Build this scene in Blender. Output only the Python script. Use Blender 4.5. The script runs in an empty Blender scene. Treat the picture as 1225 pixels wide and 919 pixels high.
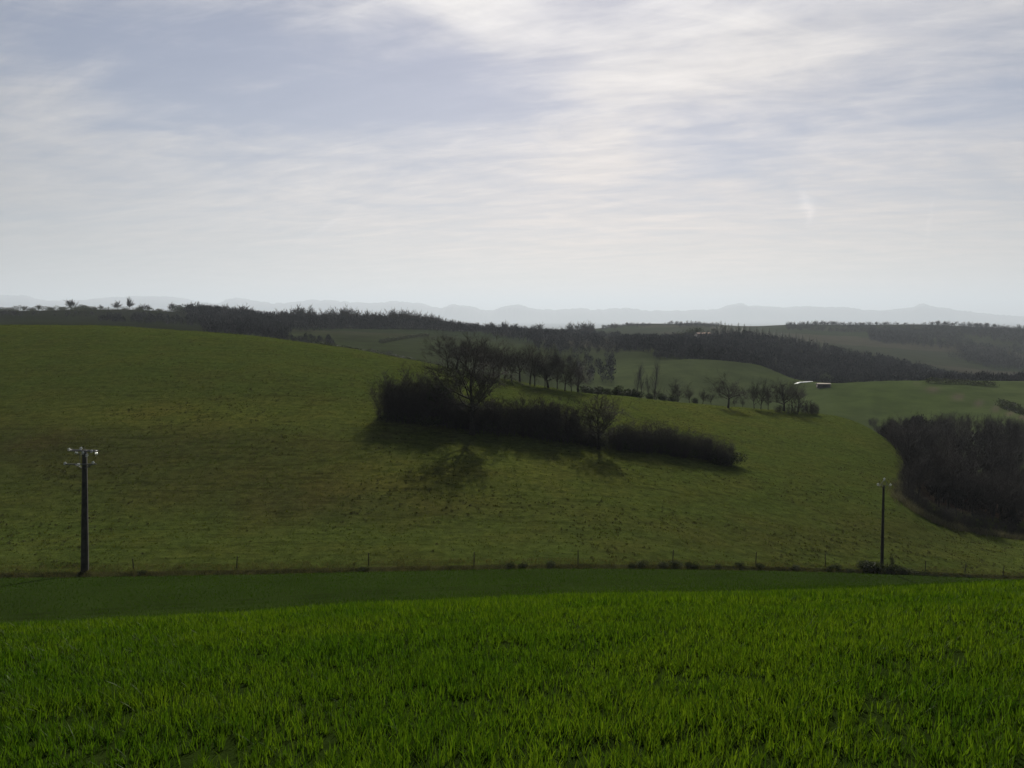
import bpy, math, random
import numpy as np

# ------------------------------------------------------------------ camera, sky, sun, exposure
scene = bpy.context.scene
COL = scene.collection
F, CX, CY = 955.0, 612.5, 459.5          # photograph's focal length and centre in pixels (1225 x 919)
PITCH = math.radians(5.05)
cam_data = bpy.data.cameras.new('camera')
cam_data.sensor_width = 36.0
cam_data.lens = 36.0 * F / 1225.0
cam_data.clip_start, cam_data.clip_end = 0.05, 150000.0
cam = bpy.data.objects.new('camera', cam_data)
COL.objects.link(cam)
cam.location = (0, 0, 0)                   # eye level is z = 0
cam.rotation_euler = (math.radians(90) - PITCH, 0, 0)
scene.camera = cam
scene.render.engine = 'CYCLES'
scene.cycles.use_denoising = True
scene.cycles.max_bounces = 6
scene.cycles.transparent_max_bounces = 8
scene.cycles.volume_bounces = 0
scene.view_settings.view_transform = 'Standard'
scene.view_settings.look = 'None'
scene.view_settings.exposure = 0.30
scene.view_settings.gamma = 1.0
scene.view_settings.use_curve_mapping = False

SUN_AZ, SUN_EL = math.radians(4.5), math.radians(30.0)   # azimuth to the right of straight ahead (+Y)
SUN_DIR = (math.sin(SUN_AZ) * math.cos(SUN_EL), math.cos(SUN_AZ) * math.cos(SUN_EL), math.sin(SUN_EL))
sun_data = bpy.data.lights.new('sun', 'SUN')
sun_data.energy = 5.0
sun_data.angle = math.radians(0.9)
sun_data.color = (1.0, 0.95, 0.86)
sun = bpy.data.objects.new('sun', sun_data)
COL.objects.link(sun)
sun.rotation_euler = (math.radians(90) - SUN_EL, 0, math.pi - SUN_AZ)

SKY_STRENGTH = 0.05
SKY_TINT = (0.86, 0.78, 0.86)


class NT:
    """small helper round a node tree"""
    def __init__(self, tree):
        self.t = tree
        tree.nodes.clear()

    def n(self, kind, **kw):
        nd = self.t.nodes.new(kind)
        for k, v in kw.items():
            setattr(nd, k, v)
        return nd

    def put(self, sock, v):
        if isinstance(v, bpy.types.NodeSocket):
            self.t.links.new(v, sock)
        elif v is not None:
            sock.default_value = v

    def m(self, op, a, b=None, c=None, clamp=False):
        nd = self.n('ShaderNodeMath', operation=op, use_clamp=clamp)
        self.put(nd.inputs[0], a)
        self.put(nd.inputs[1], b)
        self.put(nd.inputs[2], c)
        return nd.outputs[0]

    def vm(self, op, a, b=None, out=0):
        nd = self.n('ShaderNodeVectorMath', operation=op)
        self.put(nd.inputs[0], a)
        if b is not None:
            self.put(nd.inputs[1], b)
        return nd.outputs[out]

    def noise(self, vec, scale, detail=4, rough=0.55, dist=0.0, lac=2.0):
        nd = self.n('ShaderNodeTexNoise')
        self.put(nd.inputs['Vector'], vec)
        nd.inputs['Scale'].default_value = scale
        nd.inputs['Detail'].default_value = detail
        nd.inputs['Roughness'].default_value = rough
        nd.inputs['Lacunarity'].default_value = lac
        nd.inputs['Distortion'].default_value = dist
        return nd.outputs['Fac']

    def ramp(self, f, lo, hi, a=0.0, b=1.0, smooth=True):
        nd = self.n('ShaderNodeMapRange')
        nd.interpolation_type = 'SMOOTHSTEP' if smooth else 'LINEAR'
        self.put(nd.inputs[0], f)
        self.put(nd.inputs[1], lo)
        self.put(nd.inputs[2], hi)
        self.put(nd.inputs[3], a)
        self.put(nd.inputs[4], b)
        return nd.outputs[0]

    def mix(self, f, a, b, blend='MIX'):
        nd = self.n('ShaderNodeMix', data_type='RGBA', blend_type=blend)
        self.put(nd.inputs[0], f)
        for s, v in ((nd.inputs[6], a), (nd.inputs[7], b)):
            if isinstance(v, tuple) and len(v) == 3:
                v = (*v, 1.0)
            self.put(s, v)
        return nd.outputs[2]

    def xyz(self, x, y, z):
        nd = self.n('ShaderNodeCombineXYZ')
        for s, v in zip(nd.inputs, (x, y, z)):
            self.put(s, v)
        return nd.outputs[0]

    def sep(self, v):
        nd = self.n('ShaderNodeSeparateXYZ')
        self.put(nd.inputs[0], v)
        return nd.outputs


def build_world():
    w = bpy.data.worlds.new('World')
    scene.world = w
    w.use_nodes = True
    t = NT(w.node_tree)
    tc = t.n('ShaderNodeTexCoord')
    d = t.vm('NORMALIZE', tc.outputs['Generated'])
    dx, dy, dz = t.sep(d)
    sky = t.n('ShaderNodeTexSky')
    sky.sky_type = 'NISHITA'
    sky.sun_disc = False
    sky.sun_elevation = SUN_EL
    sky.sun_rotation = SUN_AZ
    sky.altitude = 250.0
    sky.air_density, sky.dust_density, sky.ozone_density = 1.0, 0.3, 2.0
    # high cloud sheet: direction -> point on a flat layer overhead
    zc = t.m('ADD', t.m('MAXIMUM', dz, 0.0), 0.10)
    P = t.xyz(t.m('DIVIDE', dx, zc), t.m('DIVIDE', dy, zc), 0.0)
    az = t.m('ARCTAN2', dx, dy)
    el = t.m('ARCSINE', dz)
    # warp so that the big cloud shapes get torn edges
    w1 = t.noise(P, 1.1, 5, 0.6)
    w2 = t.noise(t.vm('ADD', P, (7.3, 2.1, 4.0)), 1.3, 5, 0.6)
    azw = t.m('ADD', az, t.m('MULTIPLY', t.m('SUBTRACT', w1, 0.5), 0.30))
    elw = t.m('ADD', el, t.m('MULTIPLY', t.m('SUBTRACT', w2, 0.5), 0.13))

    def blob(a0, e0, sa, se, tilt=0.0):
        ca, sn = math.cos(tilt), math.sin(tilt)
        A = t.m('SUBTRACT', azw, a0)
        E = t.m('SUBTRACT', elw, e0)
        u = t.m('DIVIDE', t.m('ADD', t.m('MULTIPLY', A, ca), t.m('MULTIPLY', E, sn)), sa)
        v = t.m('DIVIDE', t.m('SUBTRACT', t.m('MULTIPLY', E, ca), t.m('MULTIPLY', A, sn)), se)
        r2 = t.m('ADD', t.m('MULTIPLY', u, u), t.m('MULTIPLY', v, v))
        return t.m('EXPONENT', t.m('MULTIPLY', r2, -1.0))

    # streaky cirrus, stretched across the view
    PS = t.vm('MULTIPLY', P, (0.55, 1.5, 1.0))
    rot = t.n('ShaderNodeVectorRotate', rotation_type='Z_AXIS')
    t.put(rot.inputs['Vector'], P)
    rot.inputs['Angle'].default_value = math.radians(24)
    PR = t.vm('MULTIPLY', rot.outputs[0], (0.52, 1.4, 1.0))
    big = t.noise(PS, 0.55, 4, 0.5, 0.5)
    rot2 = t.n('ShaderNodeVectorRotate', rotation_type='Z_AXIS')
    t.put(rot2.inputs['Vector'], P)
    rot2.inputs['Angle'].default_value = math.radians(-14)
    PR2 = t.vm('MULTIPLY', rot2.outputs[0], (0.75, 1.5, 1.0))
    sa_ = t.noise(PR, 1.5, 9, 0.62, 1.5)
    sb_ = t.noise(PR2, 1.9, 9, 0.64, 1.2)
    streak = t.m('ADD', t.m('MULTIPLY', sa_, 0.55), t.m('MULTIPLY', sb_, 0.45))
    fine = t.noise(PR, 6.0, 6, 0.62, 0.5)
    cov = t.m('ADD', t.m('ADD', t.m('MULTIPLY', t.m('SUBTRACT', big, 0.5), 0.55), t.m('MULTIPLY', t.m('SUBTRACT', streak, 0.5), 1.35)),
              t.m('MULTIPLY', t.m('SUBTRACT', fine, 0.5), 0.32))
    # thin places (bluer) and thick places (white) of this afternoon's sheet
    thin = t.m('MULTIPLY', blob(-0.10, 0.262, 0.22, 0.055, -0.06), 1.1)
    thin = t.m('ADD', thin, t.m('MULTIPLY', blob(-0.45, 0.30, 0.28, 0.075, -0.12), 1.0))
    thin = t.m('ADD', thin, t.m('MULTIPLY', blob(0.60, 0.41, 0.30, 0.060, 0.15), 1.1))
    thin = t.m('ADD', thin, t.m('MULTIPLY', blob(0.03, 0.42, 0.10, 0.035, -0.25), 0.9))
    thin = t.m('ADD', thin, t.m('MULTIPLY', blob(0.28, 0.195, 0.15, 0.024, -0.10), 0.75))
    thin = t.m('ADD', thin, t.m('MULTIPLY', blob(0.55, 0.20, 0.12, 0.03), 0.6))
    thick = t.m('MULTIPLY', blob(0.27, 0.30, 0.20, 0.055, 0.12), 1.0)
    thick = t.m('ADD', thick, t.m('MULTIPLY', blob(0.11, 0.21, 0.07, 0.035, 0.5), 0.8))
    thick = t.m('ADD', thick, t.m('MULTIPLY', blob(-0.14, 0.385, 0.17, 0.040, -0.35), 0.7))
    thick = t.m('ADD', thick, t.m('MULTIPLY', blob(-0.45, 0.41, 0.20, 0.035, -0.2), 0.45))
    # a small bright plume and a short contrail
    def plume(a0, e0, sa, se, tilt, amp):
        fa = t.m('ADD', az, t.m('MULTIPLY', t.m('SUBTRACT', fine, 0.5), 0.02))
        A, E = t.m('SUBTRACT', fa, a0), t.m('SUBTRACT', el, e0)
        ca, sn = math.cos(tilt), math.sin(tilt)
        u = t.m('DIVIDE', t.m('ADD', t.m('MULTIPLY', A, ca), t.m('MULTIPLY', E, sn)), sa)
        v = t.m('DIVIDE', t.m('SUBTRACT', t.m('MULTIPLY', E, ca), t.m('MULTIPLY', A, sn)), se)
        return t.m('MULTIPLY', t.m('EXPONENT', t.m('MULTIPLY', t.m('ADD', t.m('MULTIPLY', u, u), t.m('MULTIPLY', v, v)), -1.0)), amp)
    wisp = t.m('ADD', plume(0.347, 0.128, 0.006, 0.013, 0.45, 0.17), plume(0.352, 0.112, 0.0035, 0.013, -0.2, 0.10))
    wisp = t.m('ADD', wisp, plume(0.476, 0.10, 0.002, 0.028, -0.12, 0.05))
    wisp = t.m('ADD', wisp, plume(-0.225, 0.105, 0.003, 0.03, -1.0, 0.06))
    D = t.m('ADD', t.m('ADD', 0.53, cov), t.m('MULTIPLY', t.m('SUBTRACT', thick, thin), 0.36))
    veil = t.m('ADD', 0.14, t.m('MULTIPLY', t.ramp(D, 0.12, 0.88), 0.84))
    # low down one looks through so much of the sheet that it closes up
    low = t.m('EXPONENT', t.m('MULTIPLY', t.m('MAXIMUM', el, 0.0), -6.5))
    veil = t.m('ADD', veil, t.m('MULTIPLY', t.m('SUBTRACT', 0.86, veil), t.m('MULTIPLY', low, 0.8)), clamp=True)
    # ice cloud lights up towards the sun
    cs = t.vm('DOT_PRODUCT', d, SUN_DIR, out=1)
    glow = t.m('POWER', t.m('MAXIMUM', t.m('ADD', 0.25, t.m('MULTIPLY', cs, 0.75)), 0.0), 3.5)
    bright = t.m('ADD', 0.07, t.m('MULTIPLY', glow, 0.60))
    mod = t.m('ADD', t.m('MULTIPLY', t.m('SUBTRACT', streak, 0.5), 0.55), t.m('MULTIPLY', t.m('SUBTRACT', fine, 0.5), 0.35))
    bright = t.m('ADD', t.m('MULTIPLY', bright, t.m('ADD', 1.06, mod)), wisp)
    k = 1.0 / SKY_STRENGTH
    ccol = t.vm('MULTIPLY', t.xyz(bright, bright, bright), (1.03 * k, 1.0 * k, 0.99 * k))
    # warm tint near the horizon under the sun
    warm = t.m('MULTIPLY', low, t.m('POWER', t.m('MAXIMUM', t.m('ADD', t.m('MULTIPLY', dx, math.sin(0.2)), t.m('MULTIPLY', dy, math.cos(0.2))), 0.0), 6.0))
    ccol = t.mix(t.m('MULTIPLY', warm, 1.0), ccol, t.vm('MULTIPLY', ccol, (1.34, 1.06, 0.84)))
    base = t.vm('MULTIPLY', sky.outputs[0], SKY_TINT)
    col = t.mix(veil, base, ccol)
    bg = t.n('ShaderNodeBackground')
    t.put(bg.inputs['Color'], col)
    bg.inputs['Strength'].default_value = SKY_STRENGTH
    out = t.n('ShaderNodeOutputWorld')
    t.t.links.new(bg.outputs[0], out.inputs['Surface'])


build_world()

# ------------------------------------------------------------------ pixels, noise, terrain
RNG = np.random.default_rng(11)


def tan_el(py):
    """slope dz/dy of the sight line through picture row py"""
    return np.tan(np.arctan((CY - np.asarray(py, float)) / F) - PITCH)


def ray_t(px, py):
    """x/y of the sight line through a pixel"""
    return (np.asarray(px, float) - CX) / F * (math.cos(PITCH) - tan_el(py) * math.sin(PITCH))


def to_pixel(x, y, z):
    zc = y * math.cos(PITCH) - z * math.sin(PITCH)
    return CX + F * x / zc, CY - F * (y * math.sin(PITCH) + z * math.cos(PITCH)) / zc


def vnoise(x, y, seed=0):
    """smooth value noise in 0..1"""
    xi, yi = np.floor(x).astype(np.int64), np.floor(y).astype(np.int64)
    fx, fy = x - xi, y - yi
    fx, fy = fx * fx * (3 - 2 * fx), fy * fy * (3 - 2 * fy)

    def h(a, b):
        v = (a * 374761393 + b * 668265263 + seed * 1442695041) & 0xFFFFFFFF
        v = ((v ^ (v >> 13)) * 1274126177) & 0xFFFFFFFF
        return ((v ^ (v >> 16)) & 0xFFFF) / 65535.0
    return (h(xi, yi) * (1 - fx) + h(xi + 1, yi) * fx) * (1 - fy) + (h(xi, yi + 1) * (1 - fx) + h(xi + 1, yi + 1) * fx) * fy


def fbm(x, y, octaves=4, seed=0, gain=0.5):
    s, a, tot = 0.0, 1.0, 0.0
    for o in range(octaves):
        s = s + a * vnoise(x * 2 ** o + 17.3 * o, y * 2 ** o - 9.1 * o, seed + o)
        tot += a
        a *= gain
    return s / tot


def pchip_slopes(x, y):
    h = np.diff(x, axis=-1)
    dl = np.diff(y, axis=-1) / h
    m = np.zeros_like(y)
    w1, w2 = 2 * h[..., 1:] + h[..., :-1], h[..., 1:] + 2 * h[..., :-1]
    same = dl[..., 1:] * dl[..., :-1] > 0
    with np.errstate(divide='ignore', invalid='ignore'):
        hm = (w1 + w2) / (w1 / dl[..., :-1] + w2 / dl[..., 1:])
    m[..., 1:-1] = np.where(same, hm, 0.0)
    m[..., 0], m[..., -1] = dl[..., 0], dl[..., -1]
    return m


def pchip(x, y, xq):
    """x, y: (K,) ; xq: (N,)"""
    x, y = np.asarray(x, float), np.asarray(y, float)
    m = pchip_slopes(x[None], y[None])[0]
    xq = np.clip(xq, x[0], x[-1])
    i = np.clip(np.searchsorted(x, xq, side='right') - 1, 0, len(x) - 2)
    return hermite(xq, x[i], x[i + 1], y[i], y[i + 1], m[i], m[i + 1])


def hermite(q, x0, x1, y0, y1, m0, m1):
    h = x1 - x0
    s = (q - x0) / h
    return (y0 * (1 + 2 * s) * (1 - s) ** 2 + h * m0 * s * (1 - s) ** 2 + y1 * s * s * (3 - 2 * s) + h * m1 * s * s * (s - 1))


# the land, told row by row: where each line of the ground lies in the photograph and how far off it is
PXD = np.linspace(-420, 1640, 516)


def row(spec):
    a = np.array(spec, float)
    return pchip(a[:, 0], a[:, 1], PXD)


EYE = 1.65
crest_y = row([(-420, 756), (0, 751), (175, 743), (325, 735), (450, 726), (612, 720), (787, 714), (1012, 709), (1225, 700), (1640, 692)])
edge_y = row([(-420, 693), (0, 692), (300, 688), (500, 683.5), (680, 681), (900, 683), (1060, 687.5), (1225, 694), (1640, 705)])
edge_Y = row([(-420, 74), (0, 74), (400, 75), (700, 77), (900, 84), (1060, 92), (1225, 97), (1640, 100)])
hill_y = row([(-420, 384), (0, 389), (100, 389.5), (200, 394), (300, 401.5), (400, 415), (500, 433), (560, 446), (620, 458), (700, 471.5),
              (760, 477), (830, 484), (900, 490), (960, 495), (1000, 500), (1040, 515), (1080, 548), (1130, 600), (1225, 635), (1640, 650)])
hill_Y = row([(-420, 235), (0, 230), (200, 222), (300, 214), (400, 206), (500, 198), (620, 190), (700, 187), (760, 190), (830, 196), (900, 202),
              (960, 206), (1000, 205), (1040, 192), (1080, 168), (1130, 145), (1225, 134), (1640, 130)])
tanc = -tan_el(crest_y)
k_c = EYE / 16.0 ** 2
a_c = tanc - 2 * math.sqrt(EYE * k_c)
KY, KZ = [], []


def add_row(Y, Z):
    KY.append(np.broadcast_to(np.asarray(Y, float), PXD.shape).copy())
    KZ.append(np.broadcast_to(np.asarray(Z, float), PXD.shape).copy())


for Yw in (0.0, 3.0, 6.0, 9.0, 12.0, 16.0):
    add_row(Yw, -EYE - a_c * Yw - k_c * Yw * Yw)
add_row(24.0, -(tanc + 0.010) * 24)
add_row(36.0, -(tanc + 0.004) * 36)
add_row(47.0, tan_el(crest_y - 4) * 47)
eZ = tan_el(edge_y) * edge_Y
add_row(edge_Y - 9, tan_el(edge_y + 9) * (edge_Y - 9))
add_row(edge_Y, eZ)
add_row(edge_Y + 0.8, eZ - 0.34)
add_row(edge_Y + 1.8, eZ - 0.05)
ROW_EDGE, ROW_BANK = 10, 12
hZ = tan_el(hill_y) * hill_Y
bY, bZ = edge_Y + 1.8, eZ - 0.05
add_row(bY + 0.10 * (hill_Y - bY), bZ + 0.045 * (hZ - bZ))
add_row(bY + 0.36 * (hill_Y - bY), bZ + 0.34 * (hZ - bZ))
add_row(bY + 0.70 * (hill_Y - bY), bZ + 0.76 * (hZ - bZ))
add_row(hill_Y, hZ)
ROW_CREST = 16
htan = -tan_el(hill_y)
cap = np.interp(PXD, [1040, 1100], [1.0, 0.0])
add_row(hill_Y + 40, hZ - ((htan + 0.07) * 40 * cap + 1.5 * (1 - cap)))
d2Y = np.minimum(hill_Y + 100, 300)
add_row(d2Y, hZ - ((htan + 0.045) * (d2Y - hill_Y) * cap + 3.0 * (1 - cap)))
ALLX = (-420, 0, 100, 200, 300, 400, 500, 560, 620, 700, 760, 830, 900, 960, 1000, 1040, 1080, 1130, 1225, 1640)


def far_row(Ys, ys):
    Y = row(list(zip(ALLX, Ys)))
    y = row(list(zip(ALLX, ys)))
    add_row(Y, tan_el(y) * Y)
    return Y


M1 = far_row((400, 400, 400, 400, 400, 400, 380, 370, 360, 350, 350, 355, 360, 350, 330, 330, 330, 330, 330, 330),
             (391, 392, 392, 398, 407, 419, 437, 449, 461, 476, 481, 489, 495, 501, 504, 506, 505, 502, 497, 492))
M2 = far_row((600, 600, 600, 580, 560, 560, 540, 520, 500, 460, 465, 480, 480, 450, 430, 430, 430, 430, 430, 430),
             (383, 384.5, 384.5, 388, 398, 404, 409, 414, 422, 446, 440, 430.5, 436, 456, 459, 457, 456, 456, 457, 458))
M3 = far_row((680, 680, 680, 660, 640, 640, 620, 600, 580, 540, 540, 550, 550, 520, 500, 500, 500, 500, 500, 500),
             (378, 379, 379.5, 383, 393, 398, 403, 408, 414, 430, 424, 433, 440, 462, 466, 465, 464, 464, 464, 465))
FT = far_row((840,) * 20,
             (371, 371, 371.5, 373.5, 384, 391, 392, 397, 402, 406, 408, 407, 409, 417, 424, 432, 438, 447, 460, 468))
G1 = far_row((1060,) * 20,
             (378, 379, 379, 382, 389, 394, 395, 399, 401, 403, 404, 406, 409, 414, 418, 423, 427, 432, 441, 446))
G2 = far_row((1380,) * 20,
             (382, 383, 383, 385, 390, 394, 395, 398, 399, 399, 396, 396, 399, 402, 404, 405, 406, 407, 412, 416))
H1 = far_row((1750,) * 20,
             (382, 383, 383, 384, 387, 389, 389, 392, 394, 394, 388.5, 387.5, 390, 388, 388.5, 389, 389, 390, 393, 395))
add_row(2600, -78.0)
add_row(4500, -150.0)
add_row(12000, -250.0)
add_row(64000, -270.0)
KY, KZ = np.array(KY), np.array(KZ)          # (rows, columns)
NROW = len(KY)
# each knot's own x/y, then everything resampled on one set of sight-line slopes
T = np.linspace(-0.98, 0.98, 500)
TY, TZ = np.zeros((NROW, len(T))), np.zeros((NROW, len(T)))
for k in range(NROW):
    with np.errstate(divide='ignore', invalid='ignore'):
        sl = np.where(KY[k] > 0.1, KZ[k] / np.maximum(KY[k], 0.1), -0.4)
    tk = (PXD - CX) / F * (math.cos(PITCH) - np.maximum(sl, -0.6) * math.sin(PITCH))
    TY[k], TZ[k] = np.interp(T, tk, KY[k]), np.interp(T, tk, KZ[k])
TM = pchip_slopes(TY.T.copy(), TZ.T.copy()).T


def terrain(x, y, relief=True):
    x, y = np.asarray(x, float), np.asarray(y, float)
    shp = np.broadcast(x, y).shape
    x, y = np.broadcast_to(x, shp).ravel(), np.broadcast_to(y, shp).ravel()
    z = np.empty(x.shape)
    for s in range(0, len(x), 40000):
        xs, ys = x[s:s + 40000], y[s:s + 40000]
        tq = np.clip(xs / np.maximum(ys, 2.0), T[0], T[-1])
        f = (tq - T[0]) / (T[1] - T[0])
        i = np.clip(f.astype(int), 0, len(T) - 2)
        f = f - i
        Yk = TY[:, i] * (1 - f) + TY[:, i + 1] * f
        Zk = TZ[:, i] * (1 - f) + TZ[:, i + 1] * f
        Mk = TM[:, i] * (1 - f) + TM[:, i + 1] * f
        yq = np.clip(ys, 0.0, 63999.0)
        j = np.clip((Yk <= yq).sum(0) - 1, 0, NROW - 2)
        c = np.arange(len(xs))
        zz = hermite(yq, Yk[j, c], Yk[j + 1, c], Zk[j, c], Zk[j + 1, c], Mk[j, c], Mk[j + 1, c])
        z[s:s + 40000] = np.where(ys < 0, zz + 0.16 * np.minimum(-ys, 60), zz)
    if relief:
        e = edge_at(x, y)
        onp = np.clip((y - e - 2.5) / 4, 0, 1) * np.clip((320 - y) / 60, 0, 1)
        z = z + onp * (0.55 * (fbm(x / 14, y / 14, 3, 5) - 0.5) + 0.16 * (fbm(x / 2.3, y / 2.3, 2, 9) - 0.5))
        far = np.clip((y - 420) / 300, 0, 1) * np.clip((9000 - y) / 3000, 0, 1)
        z = z + far * 5.0 * (fbm(x / 130, y / 130, 3, 21) - 0.5)
        near = np.clip((60 - y) / 20, 0, 1)
        z = z + near * 0.10 * (fbm(x / 1.7, y / 1.7, 3, 31) - 0.5)
    return z.reshape(shp)


def edge_at(x, y, k=ROW_EDGE):
    return np.interp(np.clip(x / np.maximum(y, 2.0), T[0], T[-1]), T, TY[k])


def ground_at(px, py, y0=60.0, y1=3000.0):
    """first ground along the sight line through a pixel between two distances"""
    Y = np.exp(np.linspace(math.log(y0), math.log(y1), 1400))
    x, zr = ray_t(px, py) * Y, tan_el(py) * Y
    hit = np.nonzero(terrain(x, Y) >= zr)[0]
    i = hit[0] if len(hit) else int(np.argmax(terrain(x, Y) - zr))
    return float(x[i]), float(Y[i]), float(terrain(x[i], Y[i]))


def column_at(px, Y, py=420):
    """a point of the ground under picture column px at distance Y"""
    x = float(ray_t(px, py)) * Y
    return x, Y, float(terrain(x, Y))


# ------------------------------------------------------------------ object helpers
def new_mesh(name, verts, quads=None, tris=None, smooth=False):
    me = bpy.data.meshes.new(name)
    verts = np.asarray(verts, np.float32)
    me.vertices.add(len(verts))
    me.vertices.foreach_set('co', verts.ravel())
    parts, starts, pos = [], [], 0
    for arr, kk in ((quads, 4), (tris, 3)):
        if arr is not None and len(arr):
            arr = np.asarray(arr, np.int32)
            parts.append(arr.ravel())
            starts.append(pos + np.arange(len(arr)) * kk)
            pos += len(arr) * kk
    loops, starts = np.concatenate(parts), np.concatenate(starts)
    me.loops.add(len(loops))
    me.loops.foreach_set('vertex_index', loops.astype(np.int32))
    me.polygons.add(len(starts))
    me.polygons.foreach_set('loop_start', starts.astype(np.int32))
    if smooth:
        me.polygons.foreach_set('use_smooth', np.ones(len(starts), bool))
    me.update(calc_edges=True)
    return me


def add_obj(name, me, mat=None, parent=None):
    o = bpy.data.objects.new(name, me)
    COL.objects.link(o)
    if mat is not None and me is not None and not me.materials:
        me.materials.append(mat)
    if parent is not None:
        o.parent = parent
    return o


def tag(o, label=None, cat=None, group=None, kind=None):
    for k, v in (('label', label), ('category', cat), ('group', group), ('kind', kind)):
        if v:
            o[k] = v
    return o


def set_color(me, name, rgb):
    at = me.attributes.new(name, 'FLOAT_COLOR', 'POINT')
    c = np.ones((len(me.vertices), 4), np.float32)
    c[:, :3] = rgb
    at.data.foreach_set('color', c.ravel())


def mat_new(name):
    m = bpy.data.materials.new(name)
    m.use_nodes = True
    return m, NT(m.node_tree)


def finish(t, shader, disp=None):
    o = t.n('ShaderNodeOutputMaterial')
    t.t.links.new(shader, o.inputs['Surface'])


def principled(t, color, rough=0.8, spec=0.2, normal=None):
    b = t.n('ShaderNodeBsdfPrincipled')
    t.put(b.inputs['Base Color'], (*color, 1.0) if isinstance(color, tuple) else color)
    t.put(b.inputs['Roughness'], rough)
    b.inputs['Specular IOR Level'].default_value = spec
    if normal is not None:
        t.put(b.inputs['Normal'], normal)
    return b.outputs[0]


def bump(t, h, strength, dist):
    b = t.n('ShaderNodeBump')
    b.inputs['Strength'].default_value = strength
    b.inputs['Distance'].default_value = dist
    t.put(b.inputs['Height'], h)
    return b.outputs[0]


def simple_mat(name, c0, c1, scale=4.0, rough=0.85, spec=0.15, bump_s=0.4, bump_d=0.02, coord='Object'):
    m, t = mat_new(name)
    tc = t.n('ShaderNodeTexCoord')
    f = t.noise(tc.outputs[coord], scale, 5, 0.6)
    finish(t, principled(t, t.mix(t.ramp(f, 0.3, 0.7), c0, c1), rough, spec, bump(t, f, bump_s, bump_d)))
    return m


def leaf_mat(name, c0, c1, transl=0.45, rough=0.45, spec=0.25, patch=None):
    """thin leaves: colour varies from leaf to leaf, light comes through them"""
    m, t = mat_new(name)
    g = t.n('ShaderNodeNewGeometry')
    col = t.mix(g.outputs['Random Per Island'], c0, c1)
    if patch:
        tc = t.n('ShaderNodeTexCoord')
        f = t.noise(tc.outputs['Object'], patch[0], 3, 0.6)
        col = t.mix(t.ramp(f, 0.35, 0.68), col, t.vm('MULTIPLY', col, patch[1]))
    b = principled(t, col, rough, spec)
    tr = t.n('ShaderNodeBsdfTranslucent')
    t.put(tr.inputs['Color'], t.vm('MULTIPLY', col, (1.12, 1.15, 0.5)))
    mx = t.n('ShaderNodeMixShader')
    mx.inputs[0].default_value = transl
    t.t.links.new(b, mx.inputs[1])
    t.t.links.new(tr.outputs[0], mx.inputs[2])
    finish(t, mx.outputs[0])
    return m


MAT = {}
MAT['bark'] = simple_mat('bark', (0.022, 0.020, 0.017), (0.045, 0.040, 0.033), 3.0)
MAT['twigs'] = simple_mat('twigs', (0.020, 0.017, 0.014), (0.040, 0.034, 0.028), 1.5)
MAT['twigs_grey'] = simple_mat('twigs_grey', (0.024, 0.021, 0.018), (0.045, 0.039, 0.034), 1.0)
MAT['twigs_far_hazed'] = simple_mat('far_branches_haze_tint', (0.016, 0.019, 0.022), (0.050, 0.051, 0.052), 0.04)  # blue-grey tint paints distance haze into the branch colour
MAT['wood_post'] = simple_mat('wood_post', (0.05, 0.043, 0.034), (0.085, 0.075, 0.06), 8.0)
MAT['concrete'] = simple_mat('concrete', (0.05, 0.048, 0.044), (0.085, 0.08, 0.072), 2.0, bump_d=0.01)
MAT['metal'] = simple_mat('galvanised_metal', (0.10, 0.10, 0.10), (0.17, 0.17, 0.17), 6.0, 0.5, 0.4)
MAT['wire'] = simple_mat('fence_wire', (0.04, 0.035, 0.03), (0.07, 0.06, 0.05), 6.0, 0.95, 0.05)
MAT['bramble'] = leaf_mat('bramble_leaves', (0.020, 0.028, 0.012), (0.045, 0.055, 0.022), 0.25, 0.6, 0.1)
MAT['evergreen'] = leaf_mat('evergreen_leaves', (0.016, 0.026, 0.010), (0.034, 0.048, 0.018), 0.2, 0.6, 0.1)
MAT['needles'] = leaf_mat('conifer_needles', (0.014, 0.024, 0.014), (0.030, 0.044, 0.022), 0.15, 0.7, 0.05)
MAT['wheat'] = leaf_mat('wheat_leaves', (0.026, 0.062, 0.005), (0.098, 0.150, 0.011), 0.48, 0.5, 0.12, (0.5, (0.62, 0.76, 0.75)))
MAT['wheat_far'] = leaf_mat('wheat_leaves_far', (0.022, 0.048, 0.005), (0.042, 0.078, 0.007), 0.35, 0.7, 0.05, (0.06, (0.8, 0.88, 0.85)))
MAT['pasture_blades'] = leaf_mat('pasture_grass', (0.036, 0.054, 0.012), (0.084, 0.105, 0.024), 0.4, 0.7, 0.05, (0.05, (1.0, 0.86, 0.9)))
MAT['rush'] = leaf_mat('tussock_grass', (0.035, 0.036, 0.016), (0.070, 0.066, 0.030), 0.2, 0.7, 0.05)
MAT['dry'] = leaf_mat('dry_grass', (0.07, 0.068, 0.03), (0.13, 0.115, 0.055), 0.3, 0.7, 0.05)

# insulators are glazed and pale
m_, t_ = mat_new('glass_insulator')
b_ = t_.n('ShaderNodeBsdfPrincipled')
b_.inputs['Base Color'].default_value = (0.80, 0.82, 0.78, 1)
b_.inputs['Roughness'].default_value = 0.12
b_.inputs['Transmission Weight'].default_value = 0.35
b_.inputs['Coat Weight'].default_value = 0.5
finish(t_, b_.outputs[0])
MAT['insulator'] = m_


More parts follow.
